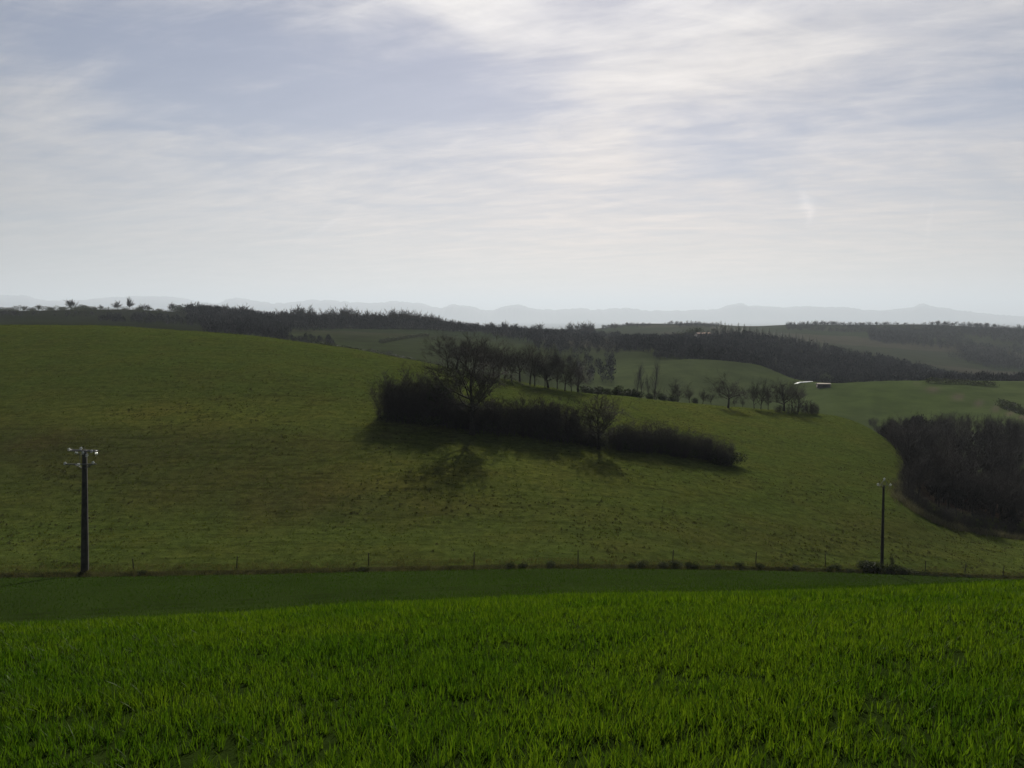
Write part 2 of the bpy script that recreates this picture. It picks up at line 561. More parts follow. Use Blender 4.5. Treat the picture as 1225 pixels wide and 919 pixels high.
def ground_mat(name, kind):
    m, t = mat_new(name)
    tc = t.n('ShaderNodeTexCoord')
    P = tc.outputs['Object']
    at = t.n('ShaderNodeAttribute', attribute_name='tint')
    col = at.outputs['Color']
    if kind == 'wheat':
        f = t.noise(P, 6.0, 6, 0.65)
        g = t.noise(P, 60.0, 4, 0.6)
        col = t.mix(t.ramp(f, 0.3, 0.7), t.vm('MULTIPLY', col, (0.75, 0.75, 0.75)), t.vm('MULTIPLY', col, (1.2, 1.2, 1.2)))
        nrm = bump(t, t.m('ADD', f, t.m('MULTIPLY', g, 0.4)), 0.8, 0.05)
    elif kind == 'pasture':
        f = t.noise(P, 0.9, 7, 0.68)
        g = t.noise(P, 5.0, 6, 0.7)
        h = t.noise(P, 0.12, 4, 0.6)
        col = t.mix(t.ramp(f, 0.32, 0.70), t.vm('MULTIPLY', col, (0.70, 0.72, 0.7)), t.vm('MULTIPLY', col, (1.28, 1.25, 1.2)))
        col = t.mix(t.ramp(g, 0.30, 0.52), t.vm('MULTIPLY', col, (0.5, 0.5, 0.5)), col)
        col = t.mix(t.ramp(h, 0.35, 0.7), col, t.vm('MULTIPLY', col, (1.12, 0.97, 1.0)))
        ter = t.noise(t.vm('MULTIPLY', P, (0.16, 1.1, 1.0)), 0.8, 5, 0.6, 0.6)
        col = t.mix(t.ramp(ter, 0.34, 0.50), t.vm('MULTIPLY', col, (0.72, 0.74, 0.72)), col)
        nrm = bump(t, t.m('ADD', t.m('ADD', t.m('MULTIPLY', f, 0.5), g), t.m('MULTIPLY', ter, 1.2)), 1.0, 0.16)
    else:
        f = t.noise(P, 0.05, 6, 0.65)
        g = t.noise(P, 0.6, 5, 0.65)
        col = t.mix(t.ramp(f, 0.3, 0.7), t.vm('MULTIPLY', col, (0.78, 0.8, 0.8)), t.vm('MULTIPLY', col, (1.2, 1.2, 1.2)))
        nrm = bump(t, g, 0.6, 0.3)
    df = t.n('ShaderNodeBsdfDiffuse')
    t.put(df.inputs['Color'], col)
    t.put(df.inputs['Normal'], nrm)
    finish(t, df.outputs[0])
    return m


# ------------------------------------------------------------------ the land
NC = 450
tp = np.concatenate([np.linspace(-2.4, -0.86, 22, endpoint=False), np.linspace(-0.86, 0.86, NC), np.linspace(0.86, 2.4, 23)[1:]])


def sheet(rows_fn, nrows):
    """grid whose rows run between two lines of the land; rows_fn(s) gives y for x/(y+12) columns"""
    V = []
    for i in range(nrows):
        y = rows_fn(i / (nrows - 1))
        x = tp * (np.maximum(y, 0) + 12.0)
        V.append(np.stack([x, y], -1))
    V = np.array(V)
    z = terrain(V[..., 0], V[..., 1])
    verts = np.concatenate([V, z[..., None]], -1).reshape(-1, 3)
    n = len(tp)
    r, c = np.meshgrid(np.arange(nrows - 1), np.arange(n - 1), indexing='ij')
    a = (r * n + c).ravel()
    return verts, np.stack([a, a + 1, a + n + 1, a + n], -1)


def line_y(k, frac_next=0.0):
    """y on each sheet column where land row k is met (solved because the columns fan out from behind the eye)"""
    y = np.full(len(tp), 80.0)
    for _ in range(30):
        t = np.clip(tp * (y + 12.0) / np.maximum(y, 2.0), T[0], T[-1])
        y = np.interp(t, T, TY[k])
    return y


yE, yB, yH = line_y(ROW_EDGE), line_y(ROW_BANK), line_y(ROW_CREST)


def px_py(v):
    ok = v[:, 1] > 1.0
    yy = np.where(ok, v[:, 1], 1.0)
    return to_pixel(v[:, 0], yy, v[:, 2])


def gauss(px, py, cx, cy, sx, sy):
    return np.exp(-((px - cx) / sx) ** 2 - ((py - cy) / sy) ** 2)


# the wheat field, from behind the camera down to its far edge
v, q = sheet(lambda s: -60 + (yE + 60) * s ** 0.8, 130)
me = new_mesh('field', v, q, smooth=True)
wv = fbm(v[:, 0] / 5, v[:, 1] / 5, 3, 77)[:, None]
base = np.array((0.016, 0.027, 0.005)) * (0.8 + 0.4 * wv)
# tractor tramlines, pressed into the crop along the slope
tram = np.zeros(len(v))
for off in (0.0, 1.9):
    dd = (v[:, 1] - 0.18 * v[:, 0] - 3 * np.sin(v[:, 0] / 40)) - (57.0 + off)
    tram = np.maximum(tram, np.exp(-(dd / 0.35) ** 2))
base = base * (1 - 0.35 * tram[:, None])
set_color(me, 'tint', base)
tag(add_obj('field', me, ground_mat('wheat_ground', 'wheat')), 'green winter wheat field sloping away', None, None, 'structure')

# grassy bank and ditch between wheat and pasture
v, q = sheet(lambda s: yE + (yB - yE) * s, 9)
me = new_mesh('bank', v, q, smooth=True)
wv = fbm(v[:, 0] / 1.5, v[:, 1] / 1.5, 3, 78)[:, None]
set_color(me, 'tint', np.array((0.055, 0.060, 0.022)) * (0.5 + 0.9 * wv))
tag(add_obj('bank', me, ground_mat('bank_ground', 'pasture')), 'low grassy bank and ditch at the wheat field edge', None, None, 'structure')

# the pasture hill
v, q = sheet(lambda s: yB + (yH + 45 - yB) * s, 230)
me = new_mesh('meadow', v, q, smooth=True)
px, py = px_py(v)
wv = fbm(v[:, 0] / 22, v[:, 1] / 22, 4, 79)
green, brown_shaded, yellow = np.array((0.054, 0.074, 0.016)), np.array((0.046, 0.048, 0.017)), np.array((0.084, 0.098, 0.019))
kb = gauss(px, py, 90, 535, 330, 42) + 0.8 * gauss(px, py, 380, 590, 260, 35) + 0.4 * gauss(px, py, 1000, 640, 260, 30)  # brown grass, with shade of the lower slope painted into its colour
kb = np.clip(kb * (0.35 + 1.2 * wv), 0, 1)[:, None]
ky = gauss(px, py, 230, 497, 260, 18) + 0.8 * gauss(px, py, 560, 570, 200, 30) + 0.5 * gauss(px, py, 820, 500, 130, 25)
ky = np.clip(ky * (0.3 + 1.2 * wv), 0, 1)[:, None]
c = green * (1 - kb) + brown_shaded * kb
c = c * (1 - ky) + yellow * ky
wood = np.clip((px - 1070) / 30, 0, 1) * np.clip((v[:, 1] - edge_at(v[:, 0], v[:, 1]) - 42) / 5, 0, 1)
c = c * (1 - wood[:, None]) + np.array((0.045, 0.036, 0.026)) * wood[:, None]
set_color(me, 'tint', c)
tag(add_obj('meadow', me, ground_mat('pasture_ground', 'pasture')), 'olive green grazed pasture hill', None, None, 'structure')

# the country beyond
yH2 = yH + 45
far_rows = np.concatenate([np.linspace(0, 0.035, 170), 0.035 + 0.965 * np.linspace(0, 1, 60)[1:] ** 3.2])
v, q = sheet(lambda s: yH2 + (63900 - yH2) * far_rows[int(round(s * (len(far_rows) - 1)))], len(far_rows))
me = new_mesh('hills', v, q, smooth=True)
px, py = px_py(v)
cell = fbm(v[:, 0] / 60, v[:, 1] / 60, 2, 81)
blk = vnoise(np.floor(v[:, 0] / 140 + 0.3 * np.floor(v[:, 1] / 110)), np.floor(v[:, 1] / 110), 82)
c = np.array((0.058, 0.074, 0.030)) * (0.75 + 0.5 * cell[:, None])
dull = np.clip((v[:, 1] - 560) / 150, 0, 1)[:, None]
alt = np.where(blk[:, None] < 0.45, np.array((0.055, 0.064, 0.034)), np.where(blk[:, None] < 0.75, np.array((0.085, 0.078, 0.050)), np.array((0.045, 0.062, 0.026))))
c = c * (1 - dull) + alt * dull
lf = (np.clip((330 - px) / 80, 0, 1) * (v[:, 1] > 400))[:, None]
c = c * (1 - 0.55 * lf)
mound = gauss(px, py, 1075, 475, 130, 30)[:, None] * (v[:, 1] < 480)[:, None]
c = c * (1 - mound) + np.array((0.058, 0.082, 0.024)) * mound
# bare field track along the mound
for x0, y0, x1, y1 in ((1095, 460, 1150, 476), (1150, 476, 1225, 500)):
    u = np.clip(((px - x0) * (x1 - x0) + (py - y0) * (y1 - y0)) / ((x1 - x0) ** 2 + (y1 - y0) ** 2), 0, 1)
    dist = np.hypot(px - x0 - u * (x1 - x0), py - y0 - u * (y1 - y0))
    kk = (np.exp(-(dist / 1.6) ** 2) * (v[:, 1] < 480))[:, None]
    c = c * (1 - kk) + np.array((0.10, 0.088, 0.06)) * kk
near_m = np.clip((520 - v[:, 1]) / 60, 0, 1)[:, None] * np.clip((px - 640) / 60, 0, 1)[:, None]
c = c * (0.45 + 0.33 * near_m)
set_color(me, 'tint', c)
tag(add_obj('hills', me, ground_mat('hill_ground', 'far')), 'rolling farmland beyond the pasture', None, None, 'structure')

# snowy range on the horizon
sky_line = row([(-420, 356), (-150, 354), (0, 353), (30, 354), (47, 359), (90, 360), (125, 357), (150, 355), (195, 355), (228, 359), (258, 364), (270, 359), (283, 356.5), (300, 358.5),
                (330, 363), (352, 362), (375, 359), (400, 360), (420, 362), (450, 363), (470, 361), (500, 363), (530, 367.5), (545, 364), (562, 366), (585, 372), (605, 367),
                (619, 365), (635, 369), (655, 371), (690, 369.5), (720, 370.5), (745, 369), (775, 371.5), (805, 372), (830, 371.5), (850, 371), (862, 369), (873, 365), (886, 363), (898, 366),
                (915, 366.5), (940, 368.5), (962, 366.5), (985, 368), (1010, 368), (1040, 371.5), (1060, 371), (1090, 368.5), (1097, 365), (1104, 363.5), (1112, 366.5), (1130, 369),
                (1150, 372), (1180, 375), (1225, 379), (1400, 372), (1640, 366)])
NM, NR = 1500, 26
mt = np.linspace(-0.95, 0.95, NM)
mY = np.linspace(20500, 27500, NR)
crest_t = np.interp(mt, ray_t(PXD, 370), tan_el(sky_line))
V = []
for i, y in enumerate(mY):
    u = i / (NR - 1)
    prof = math.exp(-((u - 0.5) / 0.23) ** 2)
    x = mt * y
    zc = crest_t * 24000
    rough = fbm(x / 1600, np.full(NM, y / 1600), 5, 91) - 0.5
    top = zc + 95 * (0.5 - np.abs(2 * fbm(x / 300, np.full(NM, 3.0), 4, 92, 0.65) - 1)) - 18
    z = -270 + (top + 270) * prof + rough * 400 * (1 - prof) * prof * 2.2
    V.append(np.stack([x, np.full(NM, y), np.maximum(z, -300)], -1))
V = np.array(V).reshape(-1, 3)
r, cc = np.meshgrid(np.arange(NR - 1), np.arange(NM - 1), indexing='ij')
a = (r * NM + cc).ravel()
me = new_mesh('mountains', V, np.stack([a, a + 1, a + NM + 1, a + NM], -1), smooth=True)
m_, t_ = mat_new('mountain_rock_and_snow')
tc = t_.n('ShaderNodeTexCoord')
g_ = t_.n('ShaderNodeNewGeometry')
f_ = t_.noise(tc.outputs['Object'], 0.0009, 7, 0.65)
z_ = t_.sep(tc.outputs['Object'])[2]
s_ = t_.ramp(t_.m('ADD', z_, t_.m('MULTIPLY', t_.m('SUBTRACT', f_, 0.5), 600)), 150, 450)
finish(t_, principled(t_, t_.mix(s_, (0.025, 0.03, 0.037), (0.20, 0.22, 0.25)), 0.9, 0.1))
tag(add_obj('mountains', me, m_), 'faint snowy mountain range along the horizon', None, None, 'structure')


# ------------------------------------------------------------------ vegetation shapes
class Tubes:
    """branches as tapered tubes in one mesh"""
    def __init__(self):
        self.v, self.q, self.t, self.n = [], [], [], 0

    def tube(self, pts, rad, sides):
        pts, rad = np.asarray(pts, float), np.asarray(rad, float)
        d = np.gradient(pts, axis=0)
        d /= np.linalg.norm(d, axis=1)[:, None] + 1e-9
        ref = np.array((0.3, 0.9, 0.1)) if abs(d[0][2]) > 0.8 else np.array((0.0, 0.0, 1.0))
        u = np.cross(d, ref)
        u /= np.linalg.norm(u, axis=1)[:, None] + 1e-9
        w = np.cross(d, u)
        a = np.arange(sides) * 2 * math.pi / sides
        ring = pts[:, None] + rad[:, None, None] * (np.cos(a)[None, :, None] * u[:, None] + np.sin(a)[None, :, None] * w[:, None])
        n = len(pts)
        self.v.append(ring.reshape(-1, 3))
        i, j = np.meshgrid(np.arange(n - 1), np.arange(sides), indexing='ij')
        j2 = (j + 1) % sides
        self.q.append(np.stack([i * sides + j, i * sides + j2, (i + 1) * sides + j2, (i + 1) * sides + j], -1).reshape(-1, 4) + self.n)
        self.n += n * sides

    def mesh(self, name):
        return new_mesh(name, np.concatenate(self.v), np.concatenate(self.q), smooth=True)


def unit(v):
    return v / (np.linalg.norm(v) + 1e-9)


def bare_tree(seed, H, trunk=0.28, spread=0.75, levels=5, up=0.12, r0=None, limbs=5, twig_r=0.011, shoots=(3, 5), start=0.7, reach=0.30):
    """winter tree: returns (trunk mesh, crown mesh), base at the origin, height about H"""
    rnd = random.Random(seed)
    tr, cr = Tubes(), Tubes()
    r0 = r0 or H * 0.024

    def rand_perp(d):
        a = np.array([rnd.gauss(0, 1) for _ in range(3)])
        return unit(a - d * np.dot(a, d))

    def grow(p, d, L, r, lev, tubes):
        nseg = 5 if lev <= 1 else (4 if lev == 2 else 3)
        pts, rad, dirs = [p], [r], [d]
        for s in range(nseg):
            wob = 0.20 if lev else 0.07
            d = unit(d + rand_perp(d) * wob * rnd.random() * 1.6 + np.array((0, 0, up * (0.3 + 0.4 * lev * 0.5))))
            p = p + d * L / nseg
            pts.append(p)
            dirs.append(d)
            rad.append(max(r * (1 - 0.62 * (s + 1) / nseg), twig_r * 0.6) if lev else r * (1 - (0.32 if start > 0.6 else 0.62) * (s + 1) / nseg))
        tubes.tube(pts, rad, 7 if lev == 0 else (5 if lev == 1 else (4 if lev == 2 else 3)))
        if lev >= levels:
            return
        n = limbs if lev == 0 else rnd.randint(*shoots)
        for c in range(n):
            if lev == 0:
                s = start + (1 - start) * (c + 0.5) / n if c else 1.0
            else:
                s = 1.0 if c == 0 else 0.25 + 0.7 * rnd.random()
            k = min(int(s * nseg), nseg - 1)
            fr = s * nseg - k
            q = pts[k] * (1 - fr) + pts[k + 1] * fr
            dd = dirs[k + 1]
            if lev == 0:
                ang = c * 2.4 + rnd.random() * 0.7
                out = np.array((math.cos(ang), math.sin(ang), 0))
                tilt = spread * (0.55 + 0.75 * rnd.random()) if c else 0.15
            else:
                out = rand_perp(dd)
                tilt = (0.25 if c == 0 else 0.45 + 0.55 * rnd.random()) * (0.6 + 0.5 * spread)
            nd = unit(dd * math.cos(tilt) + out * math.sin(tilt))
            ratio = (0.92 if lev == 0 else (0.76 if c == 0 else 0.48 + 0.25 * rnd.random()))
            rr = max(rad[k] * (0.78 if c == 0 else 0.42 + 0.28 * rnd.random()), twig_r)
            LL = H * reach * (0.7 + 0.6 * rnd.random()) * (1.15 - 0.35 * s) if lev == 0 else L * ratio
            grow(q, nd, LL, rr, lev + 1, cr)
    grow(np.zeros(3), unit(np.array((rnd.uniform(-.05, .05), rnd.uniform(-.05, .05), 1.0))), H * trunk, r0, 0, tr)
    # bring the crown to the wanted height
    a, b = tr.mesh('trunk'), cr.mesh('crown')
    zs = np.empty(len(b.vertices) * 3, np.float32)
    b.vertices.foreach_get('co', zs)
    top = np.percentile(zs.reshape(-1, 3)[:, 2], 99.7)
    for me in (a, b):
        co = np.empty(len(me.vertices) * 3, np.float32)
        me.vertices.foreach_get('co', co)
        me.vertices.foreach_set('co', (co * H / top).astype(np.float32))
        me.update()
    return a, b


def bare_shrub(seed, H, W, stems=26, twigs=11, r=0.022):
    """upright many-stemmed winter shrub: (stems mesh, twigs mesh)"""
    rnd = random.Random(seed)
    st, tw = Tubes(), Tubes()
    for s in range(stems):
        a, rr = rnd.random() * 6.283, math.sqrt(rnd.random()) * W * 0.36
        p = np.array((math.cos(a) * rr, math.sin(a) * rr, -0.05))
        d = unit(np.array((math.cos(a) * 0.30 * rnd.random() + rnd.uniform(-.12, .12), math.sin(a) * 0.30 * rnd.random() + rnd.uniform(-.12, .12), 1)))
        L = H * (0.60 + 0.42 * rnd.random()) * (1.0 - 0.25 * rr / (W * 0.36))
        pts, rad = [p], [r * (0.7 + 0.6 * rnd.random())]
        for k in range(4):
            d = unit(d + np.array([rnd.gauss(0, 0.09), rnd.gauss(0, 0.09), 0.03]))
            pts.append(pts[-1] + d * L / 4)
            rad.append(rad[0] * (1 - 0.22 * (k + 1)))
        st.tube(pts, rad, 3)
        for c in range(twigs):
            u = 0.04 + 0.94 * rnd.random()
            k = min(int(u * 4), 3)
            q = pts[k] + (pts[k + 1] - pts[k]) * (u * 4 - k)
            b = rnd.random() * 6.283
            dd = unit(np.array((math.cos(b) * 0.7, math.sin(b) * 0.7, 0.35 + 0.8 * rnd.random())))
            l1 = H * (0.10 + 0.13 * rnd.random())
            e1 = q + dd * l1 * 0.5
            e2 = e1 + unit(dd + np.array((rnd.gauss(0, .25), rnd.gauss(0, .25), 0.25))) * l1 * 0.5
            tw.tube([q, e1, e2], [0.014, 0.010, 0.006], 3)
            for _ in range(3):
                bb = rnd.random() * 6.283
                e3 = e1 + unit(np.array((math.cos(bb), math.sin(bb), 0.3 + rnd.random()))) * l1 * 0.6
                tw.tube([e1, e3], [0.010, 0.006], 3)
    return st.mesh('stems'), tw.mesh('twigs')


def leaf_cards(rng, centres, size, flat=0.0):
    """small bent leaves (two triangles each) at the given points"""
    n = len(centres)
    a = rng.normal(size=(n, 3))
    a /= np.linalg.norm(a, axis=1)[:, None]
    a[:, 2] *= (1 - flat)
    b = rng.normal(size=(n, 3))
    b -= a * (a * b).sum(1)[:, None] / ((a * a).sum(1)[:, None] + 1e-9)
    b /= np.linalg.norm(b, axis=1)[:, None]
    s = size * (0.6 + 0.8 * rng.random(n))[:, None]
    up = np.cross(a, b) * 0.25
    V = np.stack([centres - a * s, centres + b * s * 0.45 + up * s, centres + a * s, centres - b * s * 0.45 + up * s], 1)
    i = np.arange(n) * 4
    tri = np.concatenate([np.stack([i, i + 1, i + 2], -1), np.stack([i, i + 2, i + 3], -1)])
    return V.reshape(-1, 3), tri


def lumpy_points(rng, n, lobes, W, H):
    """points on and in a heap of overlapping lobes sitting on the ground"""
    c = np.stack([rng.uniform(-.5, .5, lobes) * W * 0.62, rng.uniform(-.5, .5, lobes) * W * 0.62, rng.uniform(0.10, 0.64, lobes) * H], -1)
    rad = rng.uniform(0.24, 0.38, lobes)[:, None] * np.array((W, W, H * 0.9))[None]
    k = rng.integers(0, lobes, n)
    d = rng.normal(size=(n, 3))
    d /= np.linalg.norm(d, axis=1)[:, None]
    p = c[k] + d * rad[k] * (0.55 + 0.5 * rng.random(n) ** 0.5)[:, None]
    p[:, 2] = np.abs(p[:, 2])
    return p


def leafy_bush(seed, W, H, n, size, lobes=9):
    rng = np.random.default_rng(seed)
    v, t = leaf_cards(rng, lumpy_points(rng, n, lobes, W, H), size)
    st = Tubes()
    for _ in range(7):
        a = rng.random() * 6.283
        e = np.array((math.cos(a) * W * 0.25, math.sin(a) * W * 0.25, H * (0.5 + 0.3 * rng.random())))
        st.tube([np.zeros(3), e * 0.5 + np.array((0, 0, 0.1 * H)), e], [0.05 * H * 0.4, 0.03 * H * 0.4, 0.01 * H], 4)
    return st.mesh('stems'), new_mesh('foliage', v, None, t)


def leafy_tree(seed, W, H, n, size, trunk=0.25):
    rng = np.random.default_rng(seed)
    p = lumpy_points(rng, n, 14, W, H * (1 - trunk))
    p[:, 2] += H * trunk * 0.8
    v, t = leaf_cards(rng, p, size)
    tr = Tubes()
    tr.tube([np.zeros(3), (0, 0, H * 0.3), (0.05 * W, 0, H * 0.7)], [0.03 * H, 0.024 * H, 0.008 * H], 6)
    for _ in range(6):
        a = rng.random() * 6.283
        s = np.array((0, 0, H * (0.25 + 0.2 * rng.random())))
        tr.tube([s, s + np.array((math.cos(a) * W * 0.3, math.sin(a) * W * 0.3, H * 0.25))], [0.013 * H, 0.005 * H], 4)
    return tr.mesh('trunk'), new_mesh('crown', v, None, t)


def conifer(seed, W, H, tiers=13, cards=26):
    rng = np.random.default_rng(seed)
    tr = Tubes()
    tr.tube([np.zeros(3), (0, 0, H * 0.5), (0, 0, H * 0.98)], [0.016 * H, 0.010 * H, 0.002 * H], 6)
    P, D = [], []
    V, Tq = [], []
    n = 0
    for k in range(tiers):
        u = k / (tiers - 1)
        z = H * (0.14 + 0.84 * u)
        R = W * 0.5 * (1 - u) ** 0.8 * (0.8 + 0.35 * rng.random()) + 0.12
        m = max(5, int(cards * (1 - 0.7 * u)))
        for j in range(m):
            a = j * 6.283 / m + rng.random() * 0.6
            L = R * (0.7 + 0.5 * rng.random())
            o = np.array((math.cos(a), math.sin(a), 0))
            s = np.array((-math.sin(a), math.cos(a), 0)) * (0.16 * L + 0.12)
            z0 = z + rng.normal() * 0.02 * H
            a0 = np.array((0, 0, z0 + 0.10 * L))
            tip = o * L + np.array((0, 0, z0 - 0.28 * L))
            mid = o * L * 0.55 + np.array((0, 0, z0 + 0.0))
            V += [a0, mid + s - np.array((0, 0, 0.10 * L)), tip, mid - s - np.array((0, 0, 0.10 * L)), mid + np.array((0, 0, 0.06 * L))]
            Tq += [(n, n + 1, n + 4), (n + 1, n + 2, n + 4), (n + 2, n + 3, n + 4), (n + 3, n, n + 4)]
            n += 5
    return tr.mesh('trunk'), new_mesh('crown', np.array(V), None, np.array(Tq))


def with_mat(me, mat):
    me.materials.append(MAT[mat])
    return me


def kindset(pairs, mats):
    return [(with_mat(a, mats[0]), with_mat(b, mats[1])) for a, b in pairs]


# prototypes of each kind (mesh data shared by every copy)
BIG = kindset([bare_tree(s, 14, 0.38, 1.05, 5, 0.05, 0.50, 9, 0.018, (4, 5), 0.5, 0.34) for s in (3, 8, 21)], ('bark', 'twigs'))
HERO = kindset([bare_tree(3, 14, 0.40, 0.98, 5, 0.05, 0.52, 9, 0.027, (4, 5), 0.52, 0.33)], ('bark', 'twigs'))
ROWT = kindset([bare_tree(s, 14, 0.52, 0.72, 5, 0.10, 0.27, 11, 0.017, (3, 5), 0.22, 0.32) for s in (101, 102, 103, 104, 105)], ('bark', 'twigs'))
WOODT = kindset([bare_tree(s, 13, 0.55, 0.60, 5, 0.15, 0.20, 9, 0.014, (3, 4), 0.25, 0.24) for s in (201, 202, 203, 204)], ('bark', 'twigs_grey'))
SMALL = kindset([bare_tree(s, 8, 0.40, 0.85, 4, 0.10, 0.17, 9, 0.015, (4, 6), 0.3, 0.30) for s in (301, 302, 303)], ('bark', 'twigs'))
FART = kindset([bare_tree(s, 10, 0.40, 0.85, 4, 0.10, 0.26, 11, 0.075, (4, 6), 0.25, 0.34) for s in (401, 402, 403, 404)], ('bark', 'twigs'))
POPLAR = kindset([bare_tree(s, 14, 0.80, 0.45, 4, 0.25, 0.18, 16, 0.018, (3, 4), 0.2, 0.16) for s in (451, 452)], ('bark', 'twigs_grey'))
SHRUB = kindset([bare_shrub(s, 5.5, 4.2, 34, 12, 0.028) for s in (501, 502, 503)], ('bark', 'twigs_grey'))
LOWSHRUB = kindset([bare_shrub(s, 3.4, 4.2, 36, 12, 0.022) for s in (511, 512, 513)], ('bark', 'twigs'))
BUSH = kindset([leafy_bush(s, 4.0, 3.2, 1900, 0.16) for s in (601, 602, 603)], ('bark', 'evergreen'))
BRAMBLE = kindset([leafy_bush(s, 2.0, 1.0, 900, 0.075, 8) for s in (611, 612, 613)], ('bark', 'bramble'))
ROUND = kindset([leafy_tree(s, 9, 9, 1500, 0.42, 0.03) for s in (621, 622)], ('bark', 'evergreen'))
PINE = kindset([conifer(s, 5.5, 15) for s in (631, 632, 633)], ('bark', 'needles'))
PARTNAMES = {id(k): n for k, n in ((BIG, ('trunk', 'crown')),)}


def plant(name, proto, pos, h_scale, label, cat, group=None, parts=('trunk', 'crown'), wide=1.0, rz=None, sink=0.15):
    root = bpy.data.objects.new(name, None)
    COL.objects.link(root)
    root.empty_display_size = 0.3
    root.location = (pos[0], pos[1], pos[2] - sink)
    root.rotation_euler = (0, 0, random.random() * 6.283 if rz is None else rz)
    root.scale = (h_scale * wide, h_scale * wide, h_scale)
    tag(root, label, cat, group)
    for me, pn in zip(proto, parts):
        o = bpy.data.objects.new(pn, me)
        COL.objects.link(o)
        o.parent = root
    return root


random.seed(5)

# ---- the two trees that rise out of the hedge across the pasture
p = ground_at(565, 520)
h = (520 - 403) * p[1] / F
plant('oak_tree', HERO[0], p, h / 14, 'big spreading bare tree rising out of the dark hedge across the pasture', 'tree', rz=2.2, wide=0.95)
p2 = ground_at(716, 538)
plant('oak_tree', HERO[0], p2, (538 - 466) * p2[1] / F / 14, 'small bare tree standing alone above the low middle of the dark hedge', 'tree', rz=2.0)

# ---- the hedge itself, shrub by shrub
UPR = 'tall upright bare shrub in the thick end of the dark pasture hedge'
LOW = 'low bare shrub in the dark hedge below the two pasture trees'
END = 'bare shrub in the tapering end of the dark hedge past the small tree'


def hedge(points, n, protos, height_px, base_h, label, group, jitter=1.2, wide=1.0, name='hedge_shrub'):
    pts = [ground_at(a, b) for a, b in points]
    seg = [math.hypot(pts[i + 1][0] - pts[i][0], pts[i + 1][1] - pts[i][1]) for i in range(len(pts) - 1)]
    tot = sum(seg)
    for k in range(n):
        s = (k + 0.5) / n * tot
        i = 0
        while i < len(seg) - 1 and s > seg[i]:
            s -= seg[i]
            i += 1
        u = min(s / seg[i], 1.0)
        x = pts[i][0] + (pts[i + 1][0] - pts[i][0]) * u + random.uniform(-jitter, jitter)
        y = pts[i][1] + (pts[i + 1][1] - pts[i][1]) * u + random.uniform(-jitter, jitter)
        z = float(terrain(x, y))
        hp = np.interp((k + 0.5) / n, np.linspace(0, 1, len(height_px)), height_px)
        h = hp * y / F * random.uniform(0.74, 1.18)
        sc = h / base_h
        plant(name, random.choice(protos), (x, y, z), sc, label, 'shrub', group, ('stems', 'twigs'), wide=wide * min(1.5, 1 / math.sqrt(max(sc, 0.3))))


hedge([(458, 500), (490, 503), (545, 507)], 16, SHRUB, [52, 64, 62, 60], 5.5, UPR, 'upright shrubs of the pasture hedge', 1.6)
hedge([(545, 511), (600, 516), (650, 523), (702, 531)], 22, LOWSHRUB, [36, 42, 48, 54, 38], 3.4, LOW, 'low shrubs of the pasture hedge', 1.6, 1.15)
hedge([(705, 533), (740, 536), (790, 541), (840, 549), (876, 556)], 22, SHRUB, [26, 40, 44, 42, 28], 5.5, END, 'end shrubs of the pasture hedge', 1.2, 1.1)
for k in range(34):
    u = (k + random.random()) / 34
    hx = 456 + u * 420
    hy = float(np.interp(hx, [456, 545, 600, 650, 702, 740, 790, 840, 876], [503, 510, 517, 524, 532, 537, 542, 550, 557])) - 1.0
    p = ground_at(hx, hy)
    plant('bramble_clump', random.choice(BRAMBLE), p, random.uniform(1.6, 2.5), 'dark bramble clump filling the foot of the pasture hedge', 'bramble', 'brambles under the pasture hedge',
          ('stems', 'foliage'), wide=random.uniform(0.9, 1.2), sink=0.1)
p = ground_at(528, 508)
plant('ivy_bush', BUSH[0], p, 62 * p[1] / F / 3.2, 'dark ivy covered upright bush between the tall shrubs and the big spreading tree', 'bush', None, ('stems', 'foliage'), wide=0.42)

# ---- the row of trees along the crest
for k, (bx, by, top) in enumerate([(536, 441, 398), (546, 443, 400), (556, 445, 402), (568, 447, 404), (578, 449, 402), (590, 452, 404), (597, 453, 400), (604, 455, 406), (612, 457, 408),
                                   (622, 458, 412), (634, 461, 408), (640, 463, 411), (652, 465, 413), (656, 466, 415), (667, 468, 416), (676, 470, 420), (684, 471, 424), (692, 472, 432)]):
    p = ground_at(bx, by + 1, 120, 260)
    p = column_at(bx, p[1] + random.uniform(2, 9))
    h = (to_pixel(*p)[1] - top - random.uniform(-4, 9)) * p[1] / F
    plant('crest_tree', BIG[k % 3] if k % 4 == 1 else ROWT[k % 5], p, h / 14, 'tall bare tree in the close row behind the crest of the pasture', 'tree', 'trees in the row behind the crest', wide=random.uniform(0.85, 1.45))
# lone trees further along the crest
for px_, by, top, pr, lb in ((871, 488, 445, 2, 'round bare tree standing alone on the crest of the pasture'),
                             (938, 492, 450, 0, 'broadest bare tree of the clump at the end of the crest')):
    p = ground_at(px_, by, 150, 260)
    plant('oak_tree', BIG[pr], p, (by - top) * p[1] / F / 14, lb, 'tree', wide=1.1)
for px_, by, top in ((904, 490, 455), (912, 491, 452), (921, 492, 462), (950, 493, 458), (958, 494, 460)):
    p = ground_at(px_, by, 150, 260)
    p = column_at(px_, p[1] + 2)
    plant('crest_tree', ROWT[px_ % 5], p, (by - top) * p[1] / F / 14, 'slim bare tree of the clump at the end of the crest', 'tree', 'slim trees of the clump on the crest')
for px_, by, top, w in ((966, 495, 475, 0.9), (973, 496, 480, 1.0), (948, 495, 480, 1.0), (931, 493, 482, 0.8)):
    p = ground_at(px_, by, 150, 260)
    plant('crest_shrub', random.choice(LOWSHRUB), p, (by - top) * p[1] / F / 3.4, 'bare shrub at the foot of the clump at the end of the crest', 'shrub', 'shrubs under the clump on the crest', ('stems', 'twigs'))
